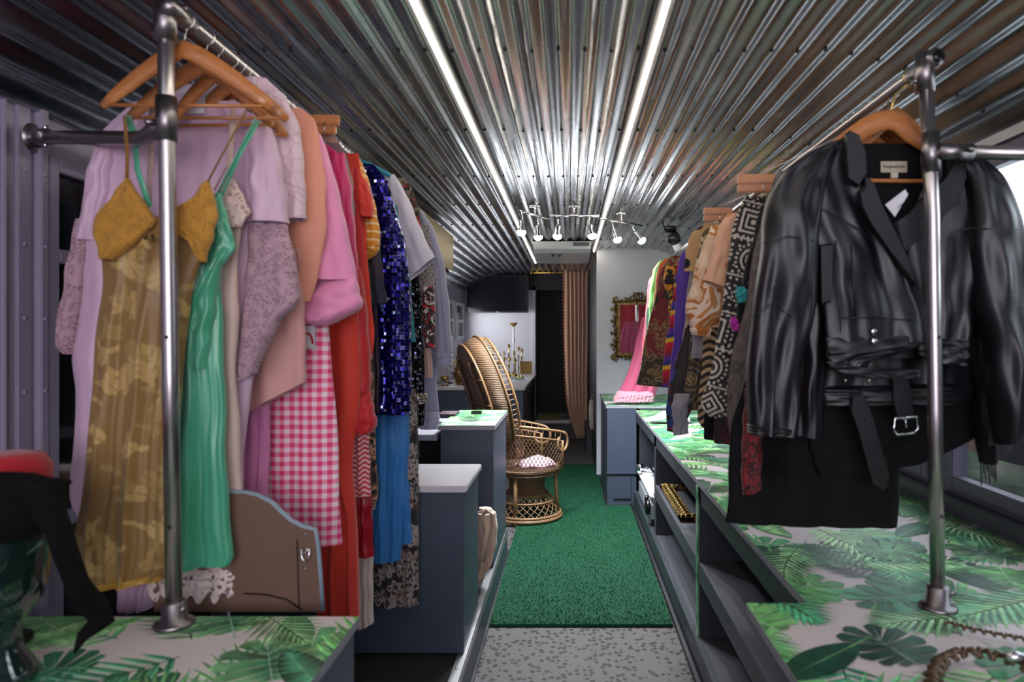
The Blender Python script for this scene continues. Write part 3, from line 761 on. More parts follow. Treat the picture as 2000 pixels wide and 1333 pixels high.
def loft(name, rows, z, mat, parent, dep=.020, fold=.010, nf=4.0, seed=0, nring=64, nv=40, origin=None, paint=None, toppinch=.45, hemw=.0, subs=None, wrinkle=.003):
    rows = [(r[0], r[2], r[1], r[2]) if len(r) == 3 else r for r in rows]
    rg = np.random.RandomState(seed+int(z*1000))
    R = catmull(rows, nv); vs = []; ph = rg.rand(6)*6.28
    half = nring//2; N_ = 2*half; zz = []
    for j, r in enumerate(R):
        v = j/(nv-1); L = np.array(W(r[0], r[1], z)); Q = np.array(W(r[2], r[3], z))
        wdt = np.linalg.norm(Q-L)
        g = .25+.75*min(1, v*1.6)
        D = dep*(toppinch+(1-toppinch)*min(1, v*4)); D = min(D, wdt*.45+.002)
        for i in range(N_):
            t = 2*PI*i/N_; s_ = (1-math.cos(t))/2; p = L+(Q-L)*s_
            sg = 1 if math.sin(t) >= 0 else -1
            off = -sg*D*abs(math.sin(t))**.7
            xs = s_*wdt
            fw = math.sin(2*PI*nf*.6*s_+ph[0]+1.1*math.sin(2.2*v+ph[1]))+.5*math.sin(2*PI*nf*1.17*s_+ph[2]+1.8*v)+.22*math.sin(2*PI*nf*2.1*s_+ph[3]-2.6*v+math.sin(5*v+4*s_))
            env = min(1, 4*s_+.15)*min(1, 4*(1-s_)+.15)
            wk = wrinkle*(math.sin(13*v+7*s_+ph[4])+.5*math.sin(23*v-11*s_+ph[5]))*math.sin(5*s_+3*v+ph[1])
            off += fold*g*fw*env*.6+wk
            hz = hemw*v**6*math.sin(2*PI*nf*s_+ph[0]+PI/2)
            ex = 0.0018*math.sin(23*v+ph[2])
            vs.append((p[0]+ex, p[1]+off, p[2]+hz)); 
    fs = [(j*N_+i, j*N_+(i+1) % N_, (j+1)*N_+(i+1) % N_, (j+1)*N_+i) for j in range(nv-1) for i in range(N_)]
    mb = MB(); mb.add(vs, fs, 0, True)
    c0 = len(mb.v); mb.add(vs[:N_], [tuple(range(N_-1, -1, -1))], 0)
    o = mb.build(name, mat, parent, origin, uv=True)
    if paint is not None:
        me = o.data; co = np.empty(len(me.vertices)*3); me.vertices.foreach_get('co', co); co = co.reshape(-1, 3)
        colr = paint(co[:, 0], co[:, 2]); a = me.color_attributes.new('Col', 'FLOAT_COLOR', 'POINT')
        c4 = np.ones((len(co), 4), np.float32); c4[:, :3] = colr; a.data.foreach_set('color', c4.ravel())
    return o

hseed = [0]
def garment(name, label, cat, z, mat, body, sleeves=(), side=-1, hang=True, short=None, dep=.018, fold=.009, nf=4, full=True, paint=None, nring=64, nv=40, **kw):
    """a garment hanging on the rail. body/sleeves: rows (x_left, x_right, y) in photo pixels at depth z"""
    rx = RLX if side < 0 else RRX; pr = VX+rx*F/z
    def fill(rows):
        out = []
        for r in rows:
            if len(r) == 3: r = (r[0], r[2], r[1], r[2])
            r = list(r)
            if full and side < 0 and max(r[1], r[3]) < 940: r[0] = min(r[0], 2*pr-r[2])
            if full and side > 0 and max(r[1], r[3]) < 800: r[2] = max(r[2], 2*pr-r[0])
            out.append(tuple(r))
        return out
    hseed[0] += 1; top = W(pr, 300, z)
    root = thing(name, label, cat, (rx, z, (RLZ if side < 0 else RRZ)-.2), None)
    b = loft('body', fill(body), z, mat, root, dep, fold, nf, hseed[0], nring, nv, paint=paint, **kw)
    for s_ in sleeves:
        r = dict(rows=s_) if not isinstance(s_, dict) else dict(s_)
        rows = r.pop('rows'); nm = r.pop('name', 'sleeve'); mt = r.pop('mat', mat); dz = r.pop('dz', -.012); lab = r.pop('label', None)
        kw2 = dict(dep=.022, fold=.006, nf=2.2); kw2.update(r)
        q = loft(nm, rows, z+dz, mt, root, seed=hseed[0]*7+len(rows), nring=48, nv=28, **kw2)
        if lab: q['label'] = lab
    if hang: hanger(side, z, short or label, yaw=random.uniform(-.05, .05))
    return root

def strap(parent, pts, r, mat, name='strap'):
    P = [W(*p) for p in pts]
    return MB().tube(P, r, 8, flat=(1.6, .35)).build(name, mat, parent)
# ================================================================== LEFT RAIL
# gold jacquard nightgown: leaf jacquard is woven in, painted per vertex
def gold_paint(x, z):
    rg = np.random.RandomState(4); n = len(x); base = np.array(srgb('80602f')[:3]); base2 = np.array(srgb('8c6c3a')[:3])
    col = base+(base2-base)*(.5+.5*np.sin(x*9+z*5))[:, None]
    hi = np.array(srgb('b39459')[:3]); hi2 = np.array(srgb('9e8048')[:3])
    cx, cz = [], []
    for i in range(75):
        px_, pz_ = rg.uniform(x.min(), x.max()), rg.uniform(z.min(), z.max()); a = rg.uniform(0, 6.28); s_ = rg.uniform(.028, .050)
        dx, dz = x-px_, z-pz_; r = np.hypot(dx, dz)/s_; th = np.mod(np.arctan2(dz, dx)-a+np.pi, 2*np.pi)-np.pi
        kind = rg.rand()
        if kind < .75: R = np.where(np.abs(th) < 2.3, .42+.62*np.abs(np.cos(2.5*th/1.9*.95))**1.6, .30)   # lobed leaf
        else: R = .28/np.maximum(.24, np.abs(np.sin(th))+.05)*.6                          # small blade
        R = np.minimum(R, 1.15)
        m = r < R; vein = (np.abs(np.sin(5*th/2)) < .16) & (r > .15) & m
        c_ = hi if rg.rand() < .55 else hi2
        col[m] = c_; col[vein] = hi2*.75
    return col
m_gold = painted('gold_leaf_jacquard', .5, .3); m_gold.node_tree.nodes['Principled BSDF'].inputs['Specular_IOR_Level' if False else 'Specular IOR Level'].default_value = .5
m_goldlace = lace('mustard_lace', 'b5822a', '8a5f1e', 170, False, .2)
g = garment('nightgown', 'gold leaf-patterned satin nightgown with mustard lace bust, nearest garment on the left rail', 'nightgown', 1.70, m_gold,
    [(196, 408, 425), (188, 418, 450), (197, 402, 490), (200, 376, 560), (192, 366, 650), (183, 354, 760), (173, 346, 870), (160, 338, 980), (148, 346, 1070), (163, 1152, 318, 1130)],
    hang=False, dep=.030, fold=.016, nf=4.5, nring=320, nv=260, paint=gold_paint, hemw=.004, full=False)
loft('lace_cup', [(243, 252, 350), (222, 275, 385), (184, 302, 432), (188, 268, 472), (200, 226, 508)], 1.672, m_goldlace, g, .020, .004, 2, 3)['label'] = 'mustard lace cup'
loft('lace_cup', [(401, 411, 355), (374, 418, 390), (335, 424, 415), (326, 420, 445), (372, 412, 475), (386, 400, 512)], 1.672, m_goldlace, g, .020, .004, 2, 5)['label'] = 'mustard lace cup'
strap(g, [(248, 352, 1.69), (249, 300, 1.69), (243, 226, 1.70)], .003, m_goldlace); strap(g, [(405, 357, 1.69), (430, 310, 1.69), (487, 206, 1.70)], .003, m_goldlace)
MB().tube([W(285, 462, 1.650), W(292, 466, 1.646), W(301, 470, 1.650)], [.004, .003, .004], 8).tube([W(283, 466, 1.650), W(292, 466, 1.644), W(299, 460, 1.650)], [.004, .003, .004], 8).build('bow', M['brassd'], g)
loft('hem', [(162, 1140, 318, 1117), (163, 1155, 319, 1132)], 1.695, plain('gold_satin_hem', 'b08a3a', .4), g, .031, .014, 4.5, 1)
# front hanger, and the second one behind it
hanger(-1, 1.665, '', yaw=.02, label='front wooden hanger above the gold leaf-patterned nightgown')
# mint slip
m_mint = satin('mint_satin', '3f9a76', '57b492')
g = garment('slip_dress', 'mint green satin slip hanging behind the gold nightgown', 'slip', 1.76, m_mint,
    [(300, 452, 488), (300, 432, 530), (296, 434, 620), (290, 437, 720), (280, 441, 870), (268, 448, 1000), (262, 457, 1085), (262, 1112, 448, 1104)],
    hang=True, short='mint green satin slip', dep=.030, fold=.022, nf=4.2, full=False, nring=128, nv=60, toppinch=.8)
loft('bust_cup', [(421, 431, 378), (414, 443, 420), (405, 456, 465), (398, 458, 484), (398, 440, 515)], 1.742, m_mint, g, .016, .003, 2)
loft('side_drape', [(415, 440, 498), (392, 425, 550), (374, 420, 600), (368, 412, 660), (372, 405, 720)], 1.735, m_mint, g, .020, .006, 1.5)
strap(g, [(264, 275, 1.72), (268, 330, 1.70), (292, 405, 1.69)], .0045, m_mint); strap(g, [(424, 382, 1.74), (455, 320, 1.74), (500, 232, 1.74)], .0045, m_mint); strap(g, [(250, 226, 1.73), (258, 252, 1.72), (264, 278, 1.72)], .006, m_mint)
strap(g, [(432, 385, 1.745), (470, 300, 1.745), (506, 236, 1.745)], .0025, m_mint)
# cream slip with lace hem
m_cream = cloth('cream_slip_silk', 'c5aaa0', .5, .06, sheen=.2); m_clace = lace('cream_lace', 'd6c6c0', '8c7a74', 60, True, .2)
g = garment('slip_dress', 'cream slip with a wide scalloped lace hem below the mint slip', 'slip', 1.82, m_cream,
    [(300, 470, 440), (300, 464, 500), (300, 466, 600), (296, 461, 700), (292, 468, 850), (290, 474, 1000), (290, 474, 1085), (292, 474, 1112)],
    short='cream slip with lace hem', dep=.024, fold=.012, nf=5, full=False, nring=96, nv=50)
mb_rows = [(292, 474, 1108), (286, 472, 1130), (288, 470, 1150), (292, 469, 1164)]
loft('lace_hem', mb_rows, 1.815, m_clace, g, .026, .010, 6, 2, nring=160, nv=24, hemw=.012)['label'] = 'scalloped cream lace hem'
loft('lace_bust', [(441, 455, 345), (430, 474, 380), (424, 488, 415), (428, 480, 428), (440, 470, 445)], 1.805, lace('blush_lace', 'd8bfb6', 'a98f86', 90, False), g, .014, .003, 2)
strap(g, [(448, 348, 1.80), (450, 290, 1.80), (456, 205, 1.80)], .005, m_cream); strap(g, [(298, 200, 1.80), (295, 290, 1.80), (290, 400, 1.80)], .005, m_cream)
strap(g, [(418, 372, 1.80), (450, 310, 1.80), (462, 235, 1.80)], .003, m_cream)
# lilac pink robe with mauve lace sleeves
m_robe = cloth('lilac_pink_satin', 'cfaec6', .42, .05, sheen=.25, bump=.4); m_mlace = lace('mauve_lace', 'b795a2', '856472', 150, False, .14)
g = garment('robe', 'long lilac-pink satin robe with mauve lace sleeves behind the slips', 'robe', 1.90, m_robe,
    [(262, 470, 200), (196, 520, 262), (178, 528, 340), (163, 520, 450), (158, 512, 600), (146, 500, 700), (152, 490, 760), (146, 474, 880), (143, 468, 985), (190, 400, 1060), (232, 310, 1130), (236, 296, 1188)],
    [dict(rows=[(200, 225, 262), (178, 222, 330), (163, 208, 420), (152, 190, 470)], dep=.03),
     dict(rows=[(150, 176, 428), (138, 170, 500), (126, 160, 580), (114, 152, 640), (114, 148, 675), (128, 148, 692)], mat=m_mlace, name='lace_sleeve', label='mauve lace sleeve end', dep=.03),
     dict(rows=[(478, 522, 225), (482, 543, 300), (480, 556, 380), (478, 562, 436)], dep=.04, dz=-.02, fold=.010),
     dict(rows=[(486, 562, 440), (486, 574, 500), (480, 582, 560), (474, 620, 579, 595), (470, 660, 545, 630), (468, 700, 520, 680), (462, 752, 498, 730)], mat=m_mlace, name='lace_sleeve', label='mauve lace sleeve end', dep=.035, dz=-.02, fold=.010)],
    short='lilac-pink robe', dep=.035, fold=.018, nf=6, full=False, nring=128, nv=60)
loft('neck_facing', [(345, 440, 165), (320, 462, 200), (320, 455, 236)], 1.93, cloth('pale_lining', 'cdbcc8', .7), g, .006, .002, 2)
MB().box(*[a for p in ((W(366, 0, 1.87)[0], W(400, 0, 1.87)[0]), (1.868, 1.870), (W(0, 222, 1.87)[2], W(0, 190, 1.87)[2])) for a in p]).build('price_tag', M['plastic_w'], g)
# pale pink patterned blouse
m_b5 = uvpat('pale_pink_leaf_cotton', lambda k, co: k.col(k.ramp(k.vor(co, 26, 'DISTANCE_TO_EDGE'), [(0, srgb('c9a3b4')), (.05, srgb('d8bdc8')), (.12, srgb('dcc4ce'))])))
garment('blouse', 'pale pink short-sleeved blouse with faint leaf print beside the lilac robe', 'blouse', 1.98, m_b5,
    [(445, 520, 152), (450, 556, 188), (460, 574, 240), (460, 575, 420)],
    [dict(rows=[(490, 552, 182), (500, 578, 230), (515, 590, 290), (520, 594, 360), (526, 433, 598, 428)], dep=.035, fold=.008)], short='pale pink leaf-print blouse', full=True)
hanger(-1, 1.94, '', yaw=.04, label='second wooden hanger, its tip above the mint slip strap')
# peach garments
m_peach = cloth('peach_chiffon', 'db957c', .7, .08, bump=.35); m_skirt = cloth('blush_peach_crepe', 'd09c96', .75, .05, bump=.3)
g = garment('dress', 'peach dress with loose blush skirt panel left of the pink shirt', 'dress', 2.05, m_peach,
    [(540, 590, 212), (540, 614, 235), (548, 632, 330), (548, 638, 430), (540, 625, 520), (530, 606, 590)],
    [dict(name='skirt_panel', rows=[(490, 575, 470), (480, 592, 560), (470, 596, 640), (467, 596, 700), (466, 816, 596, 748)], mat=m_skirt, dz=-.01, dep=.03, fold=.010, nf=3, label='blush skirt panel')],
    short='peach dress', full=True, dep=.025)
strap(g, [(573, 497, 2.0), (575, 489, 2.0), (582, 489, 2.0), (584, 500, 2.0), (582, 525, 2.0)], .003, m_skirt, 'button_loop')
# long lilac pink panel dress
m_lil = cloth('orchid_pink_crepe', 'd484b4', .6, .04)
garment('dress', 'long plain orchid-pink dress hanging between the cream slip and the gingham dress', 'dress', 2.10, m_lil,
    [(500, 560, 300), (480, 535, 600), (474, 527, 800), (474, 522, 976)], short='plain orchid-pink dress', full=False)
# pink shirt
m_pink = cloth('candy_pink_cotton', 'e993bd', .7, .05, bump=.4)
g = garment('shirt', 'candy-pink cotton shirt with big turned-up cuff', 'shirt', 2.15, m_pink,
    [(560, 622, 262), (566, 650, 330), (570, 668, 420), (575, 672, 560)],
    [dict(rows=[(598, 626, 262), (592, 648, 330), (588, 668, 410), (584, 684, 480), (580, 695, 548)], dep=.05, dz=-.02, fold=.012, nf=1.6)], short='candy-pink shirt')
q = loft('cuff', [(583, 572, 696, 540), (580, 592, 702, 575), (577, 614, 706, 600), (600, 632, 660, 628), (615, 637, 640, 636)], 2.125, m_pink, g, .055, .010, 1.6, 3)
# crimson-lettered card tag on gingham
m_ging = uvpat('pink_gingham', gingham)
g = garment('dress', 'pink and white gingham check dress on the left rail', 'dress', 2.20, m_ging,
    [(560, 640, 300), (565, 636, 560), (575, 640, 640), (552, 646, 700), (524, 655, 790), (518, 660, 900), (518, 664, 1000), (519, 1060, 667, 1063)], short='pink gingham dress', dep=.03, fold=.006, full=False, nf=3)
x0, _, z1 = W(588, 637, 2.14); x1, _, z0 = W(615, 681, 2.14)
tg = MB().box(x0, x1, 2.139, 2.141, z0, z1).build('price_tag', M['plastic_w'], g)
RED = plain('red_ink', 'c0203a', .5); BLU = plain('blue_ink', '3a3a9a', .5)
a_ = [(x0+.004+.028*(1-math.cos(t))/2*1.2, 2.1375, z0+.012+.035*math.sin(t)) for t in np.linspace(.1, PI-.05, 12)]
MB().tube(a_, .0038, 8, flat=(1, .2)).build('printed_letter', RED, tg)
MB().tube([(x0+.004, 2.1375, z0+.046), (x0+.010, 2.1375, z0+.052), (x0+.016, 2.1375, z0+.044)], .003, 8, flat=(1, .2)).build('printed_mark', BLU, tg)
# magenta blouse
garment('blouse', 'magenta pink blouse behind the candy-pink shirt shoulder', 'blouse', 2.27, cloth('magenta_silk', 'c01f62', .5, .1),
    [(600, 640, 282), (605, 664, 305), (610, 682, 360), (630, 690, 440), (640, 692, 545)],
    [dict(rows=[(640, 672, 300), (648, 684, 360), (662, 692, 440), (680, 698, 515), (690, 699, 555)], dep=.03)], short='magenta blouse')
garment('shirt', 'muted plum and steel-blue plaid shirt, collar above the magenta blouse', 'shirt', 2.33, uvpat('plum_blue_plaid', plaid('6d5560', '7f94a0', 'b08270', 9)),
    [(600, 640, 256), (612, 660, 275), (630, 680, 315), (660, 690, 370), (670, 694, 460)], short='plum and blue plaid shirt')
garment('dress', 'long orange-red dress hanging behind the gingham dress', 'dress', 2.38, cloth('vermilion_crepe', 'c7301c', .7, .08, bump=.5),
    [(620, 690, 330), (600, 690, 420), (600, 700, 620), (614, 704, 760), (616, 690, 900), (620, 694, 1000), (618, 700, 1100), (622, 701, 1210)], short='long orange-red dress', dep=.035, fold=.022, nf=4)
m_red = cloth('scarlet_crepe', 'b5121c', .65, .08, bump=.5)
garment('blouse', 'scarlet blouse with ruffled sleeve cuff in front of the wave-print skirt', 'blouse', 2.44, m_red,
    [(640, 700, 330), (650, 706, 420), (650, 712, 560), (640, 716, 690)],
    [dict(rows=[(672, 704, 520), (655, 715, 600), (648, 722, 680), (652, 724, 740), (668, 722, 765)], dep=.045, fold=.014, nf=3),
     dict(name='ruffle_cuff', rows=[(668, 722, 762), (662, 727, 785), (652, 734, 815), (654, 832, 736, 832), (672, 846, 722, 848)], dep=.05, fold=.02, nf=5)], short='scarlet ruffled blouse')
garment('dress', 'tomato-red short-sleeved dress, sleeve beside the yellow knit', 'dress', 2.48, cloth('tomato_red', 'cf3320', .7, .07),
    [(640, 700, 300), (660, 708, 380), (668, 716, 470), (680, 722, 560), (690, 731, 640), (690, 729, 692)],
    [dict(rows=[(690, 705, 335), (692, 722, 370), (694, 729, 400), (700, 728, 425)], dep=.03, dz=-.02)], short='tomato-red dress')
garment('knit_top', 'yellow knitted top with thin white stripes left of the blue sequins', 'jumper', 2.54, uvpat('yellow_stripe_knit', stripes(['d98c22', 'd98c22', 'e9cfa0', 'd98c22'], 34)),
    [(640, 700, 305), (650, 712, 340), (660, 716, 480)],
    [dict(rows=[(684, 708, 318), (692, 724, 370), (700, 736, 420), (706, 742, 470), (710, 738, 490)], dep=.035),
     dict(name='cuff', rows=[(706, 742, 466), (710, 738, 492), (714, 508, 724, 505)], mat=cloth('yellow_rib', 'cf8a1e', .8), dep=.036, label='plain yellow ribbed cuff')], short='yellow striped knit')
garment('skirt', 'red and white wave-stripe skirt below the ruffled cuff', 'skirt', 2.57, uvpat('red_wave_print', stripes(['c5303c', 'e4b9b9'], 55, 1, .006, 28)),
    [(672, 716, 780), (678, 720, 850), (680, 724, 968)], short='red wave-stripe skirt', full=False, dep=.03)
garment('skirt', 'glossy crimson leather skirt under the wave-stripe skirt', 'skirt', 2.60, plain('crimson_leather', '96101f', .35, bump=.2),
    [(684, 722, 900), (688, 726, 1000), (692, 729, 1086)], short='crimson leather skirt', full=False, dep=.035)
garment('trousers', 'cream trousers hanging lowest below the crimson skirt', 'trousers', 2.64, cloth('ivory_wool', 'c3b3a8', .8),
    [(694, 727, 980), (697, 728, 1100), (700, 1228, 729, 1216)], short='cream trousers', full=False, dep=.03)
garment('blouse', 'tan and black floral blouse hem between the wave-stripe skirt and the blue trousers', 'blouse', 2.68, uvpat('tan_black_floral', blotch(['17120f', '6b4a34', 'b98f6c', '1c1512', 'c9a88a'], 16)),
    [(690, 728, 640), (698, 730, 760), (706, 733, 860), (712, 738, 960), (716, 998, 732, 996)], short='tan floral blouse', full=False)
garment('shirt', 'dark navy and green plaid shirt sleeve left of the blue sequins', 'shirt', 2.72, uvpat('navy_green_plaid', plaid('1f2438', '2c4a44', '3d3340', 6)),
    [(650, 712, 380), (660, 730, 430), (670, 735, 590)],
    [dict(rows=[(700, 724, 400), (708, 742, 480), (714, 750, 550), (722, 602, 756, 592)], dep=.035)], short='navy plaid shirt')
garment('dress', 'dark aubergine dress under the navy plaid sleeve', 'dress', 2.735, cloth('aubergine_crepe', '2c2233', .6),
    [(680, 736, 420), (700, 744, 600), (716, 746, 700), (720, 746, 808)], short='dark aubergine dress', full=False)
# sequins
def seq(base, hi, hi2, sc):
    def f(k, co):
        X = k.xyz(co)
        def cellc(o): return k.math('ABSOLUTE', k.math('SUBTRACT', k.math('FRACT', k.math('MULTIPLY', o, sc)), .5))
        on = k.math('LESS_THAN', k.math('MAXIMUM', cellc(X[0]), cellc(X[1])), .34)
        sn = k.n('ShaderNodeVectorMath', operation='SNAP'); k.l(co, sn.inputs[0]); sn.inputs[1].default_value = (1/sc, 1/sc, 1)
        wn = k.n('ShaderNodeTexWhiteNoise'); k.l(sn.outputs[0], wn.inputs['Vector'])
        c_ = k.ramp(wn.outputs['Value'], [(0, srgb(base)), (.45, srgb(hi)), (.82, srgb(hi2)), (.93, srgb('9fb4f4'))], 'CONSTANT')
        k.col(k.mix(on, srgb(base), c_)); k.l(k.math('MULTIPLY', on, .9), k.b.inputs['Metallic'])
        k.setp(Roughness=.22)
        # each sequin tilted a little differently
        g_ = k.n('ShaderNodeNewGeometry'); vm_ = k.n('ShaderNodeVectorMath', operation='MULTIPLY_ADD'); s2 = k.n('ShaderNodeVectorMath', operation='SUBTRACT')
        k.l(wn.outputs['Color'], s2.inputs[0]); s2.inputs[1].default_value = (.5, .5, .5); k.l(s2.outputs[0], vm_.inputs[0]); vm_.inputs[1].default_value = (.9, .9, .9); k.l(g_.outputs['Normal'], vm_.inputs[2])
        nn_ = k.n('ShaderNodeVectorMath', operation='NORMALIZE'); k.l(vm_.outputs[0], nn_.inputs[0]); k.seqn = nn_.outputs[0]
    return f
def sequin_mat(name, *a):
    k = N(name); seq(*a)(k, k.coord('UV')); k.l(k.seqn, k.b.inputs['Normal']); return k.m
m_seq = sequin_mat('royal_blue_sequins', '0d0a4c', '2420a8', '3c36d0', 72)
garment('sequin_dress', 'royal blue square-sequinned dress with shiny pinstriped shoulder', 'dress', 2.765, m_seq,
    [(660, 704, 318), (664, 740, 335), (668, 756, 400), (690, 770, 500), (716, 790, 600), (730, 800, 720), (736, 803, 810)],
    [dict(rows=[(696, 730, 322), (708, 758, 355), (716, 776, 420), (726, 792, 480), (733, 800, 560), (737, 803, 660), (738, 803, 760), (740, 802, 809)], dep=.045, fold=.008)], short='blue sequinned dress', dep=.03)
garment('dress', 'cobalt blue dress with straight lower panels beneath the sequins', 'dress', 2.805, cloth('cobalt_crepe', '1668a8', .6, .05, bump=.3),
    [(722, 798, 780), (722, 800, 860), (726, 794, 940), (728, 790, 1010), (733, 1100, 783, 1093)],
    [dict(name='back_panel', rows=[(770, 800, 900), (780, 802, 1000), (782, 1062, 806, 1060)], dz=.015)], short='cobalt blue dress', full=False, dep=.03)
garment('dress', 'teal dress sliver right of the sequinned dress', 'dress', 2.91, cloth('teal_crepe', '12828c', .55),
    [(730, 775, 400), (770, 800, 540), (790, 807, 620), (795, 813, 668)], short='teal dress')
t = thing('coat_hanger', 'teal padded hanger sticking out above the white blouse', 'hanger', (RLX, 2.90, RLZ-.2), None)
MB().tube([W(640, 300, 2.9), W(688, 313, 2.9), W(720, 324, 2.9), W(762, 343, 2.9)], [.016, .016, .016, .010], 12).build('shoulder_bar', cloth('teal_velvet', '11829a', .7), t)
MB().tube([W(690, 314, 2.9), W(684, 295, 2.9)]+[(RLX+.022*math.sin(a), 2.9, RLZ-.022*math.cos(a)) for a in np.linspace(.15, PI*1.4, 12)], .0018, 6).build('hook', M['wire'], t)
m_wht = cloth('white_cotton', 'c9c5d2', .75, .03, bump=.4)
garment('blouse', 'white short-sleeved blouse right of the blue sequins', 'blouse', 2.96, m_wht,
    [(700, 762, 343), (710, 780, 375), (715, 790, 500)],
    [dict(rows=[(740, 346, 770, 341), (748, 385, 793, 378), (762, 440, 814, 428), (778, 495, 834, 475), (797, 550, 851, 504)], dep=.04, fold=.010, nf=1.5),
     dict(name='collar', rows=[(736, 748, 345), (738, 756, 360), (745, 760, 374)], dep=.012)], short='white short-sleeved blouse')
garment('blouse', 'white blouse hem with black polka dots below the sequins', 'blouse', 3.01, uvpat('polka_dots', spots('cfcad2', '16151a', 34, .22, 0.0)),
    [(778, 798, 600), (784, 800, 780), (788, 846, 806, 834)], short='polka-dot blouse', full=False)
g = garment('sequin_dress', 'black sequinned dress with silver beaded cuff left of the denim jacket', 'dress', 3.06, sequin_mat('black_sequins', '08070b', '1a191f', '3a3842', 95),
    [(750, 800, 440), (785, 818, 540), (794, 826, 640), (800, 830, 770), (802, 828, 832)],
    [dict(name='beaded_cuff', rows=[(802, 833, 768), (802, 834, 777), (804, 832, 788)], mat=sequin_mat('silver_beads', '6b6258', 'b8ab9c', 'd8cfc4', 150), dep=.03, label='silver beaded cuff')], short='black sequinned dress')
def paisley(x, z):
    rg = np.random.RandomState(8); col = np.tile(np.array(srgb('121114')[:3]), (len(x), 1)); a = np.array(srgb('8f837c')[:3]); b = np.array(srgb('5a3a3a')[:3])
    for i in range(160):
        cx, cz = rg.uniform(x.min(), x.max()), rg.uniform(z.min(), z.max()); s_ = rg.uniform(.012, .05); th = np.arctan2(z-cz, x-cx); r = np.hypot(x-cx, z-cz)/s_
        R = .6+.35*np.cos(3*th+i)*np.sin(th*2+i); m = (np.abs(r-R) < .10) | (np.abs(r-R*.5) < .06); col[m] = a if i % 4 else b
    return col
garment('maxi_dress', 'long black paisley maxi dress reaching lowest below the blue dress', 'dress', 2.845, painted('black_paisley', .8),
    [(726, 812, 760), (728, 816, 900), (728, 817, 1050), (728, 1186, 818, 1180)], short='long black paisley maxi dress', full=False, dep=.03, nring=200, nv=160, paint=paisley, fold=.012)
garment('dress', 'black dress with tiny white dots right of the paisley maxi dress', 'dress', 2.88, uvpat('tiny_dots', spots('0f0e12', 'b8b4b8', 110, .22, .8)),
    [(790, 816, 780), (796, 818, 900), (800, 818, 1020), (804, 1110, 817, 1105)], short='tiny-dotted black dress', full=False, dep=.012)
garment('shawl', 'brown and red patterned shawl draped on a shoulder above the white blouse', 'shawl', 3.12, uvpat('brown_red_shawl', blotch(['3a2c26', '7c6a5a', '2a2220', 'a8362c', '8a7a6a'], 14)),
    [(740, 790, 348), (750, 806, 372), (775, 818, 410), (790, 824, 460), (805, 826, 505)], short='brown and red shawl')
garment('jacket', 'black and white tweed jacket with red pattern left of the pale denim jacket', 'jacket', 3.24, uvpat('speckled_tweed', lambda k, co: k.col(k.ramp(k.noise(co, 210, 2), [(.45, srgb('17151a')), (.55, srgb('c0b7b4'))]))),
    [(790, 838, 440), (812, 846, 500), (818, 851, 580), (826, 852, 640)],
    [dict(name='lower_panel', rows=[(826, 846, 560), (824, 850, 620), (832, 850, 680)], mat=uvpat('red_flower_print', blotch(['c9b8b0', '2a2024', 'b8262a', 'd6c4bc'], 20)), dz=-.03, label='red flower-printed front panel')], short='black and white tweed jacket')
garment('blouse', 'pale pink ruffled blouse front peeping under the tweed jacket', 'blouse', 3.28, cloth('powder_pink', 'c9a49c', .8, bump=.6),
    [(800, 835, 500), (818, 838, 600), (826, 842, 690), (832, 846, 738)], short='powder pink blouse', full=False)
m_den = cloth('pale_grey_denim', '8f8fa6', .8, .08, bump=.6)
garment('jacket', 'pale grey-blue denim jacket, last at the far end of the left rail', 'jacket', 3.42, m_den,
    [(780, 824, 412), (790, 838, 450), (800, 850, 520), (812, 858, 640), (818, 852, 740), (820, 858, 800), (822, 856, 836)],
    [dict(rows=[(812, 826, 412), (818, 848, 450), (830, 866, 510), (838, 876, 580), (844, 881, 650), (848, 884, 690)], dep=.06, fold=.014, nf=1.5),
     dict(name='cuff', rows=[(846, 884, 686), (848, 884, 700), (849, 882, 714)], dep=.058, fold=.004),
     dict(name='waistband', rows=[(818, 858, 806), (820, 858, 822), (822, 855, 838)], dep=.05, dz=-.03)], short='pale denim jacket', dep=.035)
block_hanger(-1, 603, 225, 60, 38, 2.30, 'wooden clamp hanger sticking out above the plum plaid shirt')
# extra hooks: hangers packed deeper along the left rail
for i, (z_, lab) in enumerate(((3.58, 'empty-looking wooden hanger just behind the denim jacket'), (3.72, 'last wooden hanger at the far end of the left rail'))):
    hanger(-1, z_, '', label=lab)
# ================================================================== RIGHT RAIL
k = N('black_leather'); k.setp(Base_Color=srgb('0e0e13'), Roughness=.40, Specular_IOR_Level=.5)
co = k.coord('Object'); big = k.noise(k.coord('Object', (1, 1, .6)), 6, 3, .5); fine = k.noise(co, 130, 3, .7)
b1 = k.n('ShaderNodeBump'); b1.inputs['Strength'].default_value = .45; b1.inputs['Distance'].default_value = .005; k.l(big, b1.inputs['Height'])
b2 = k.n('ShaderNodeBump'); b2.inputs['Strength'].default_value = .25; b2.inputs['Distance'].default_value = .002; k.l(fine, b2.inputs['Height']); k.l(b1.outputs[0], b2.inputs['Normal']); k.l(b2.outputs[0], k.b.inputs['Normal'])
m_lea = k.m
m_suede = cloth('black_suede', '0a0a0e', .85, .15, bump=.4)
m_blkc = cloth('black_gabardine', '07070b', .8, .1, bump=.4)
def seam(parent, pts, z, r=.0018, name='seam', mat=None):
    return MB().tube([W(p[0], p[1], z) for p in pts], r, 6).build(name, mat or m_lea, parent)
z1 = 1.80
JK = thing('leather_jacket', 'cropped black leather jacket with wide lapels, nearest garment on the right rail', 'jacket', (RRX, z1, 2.0))
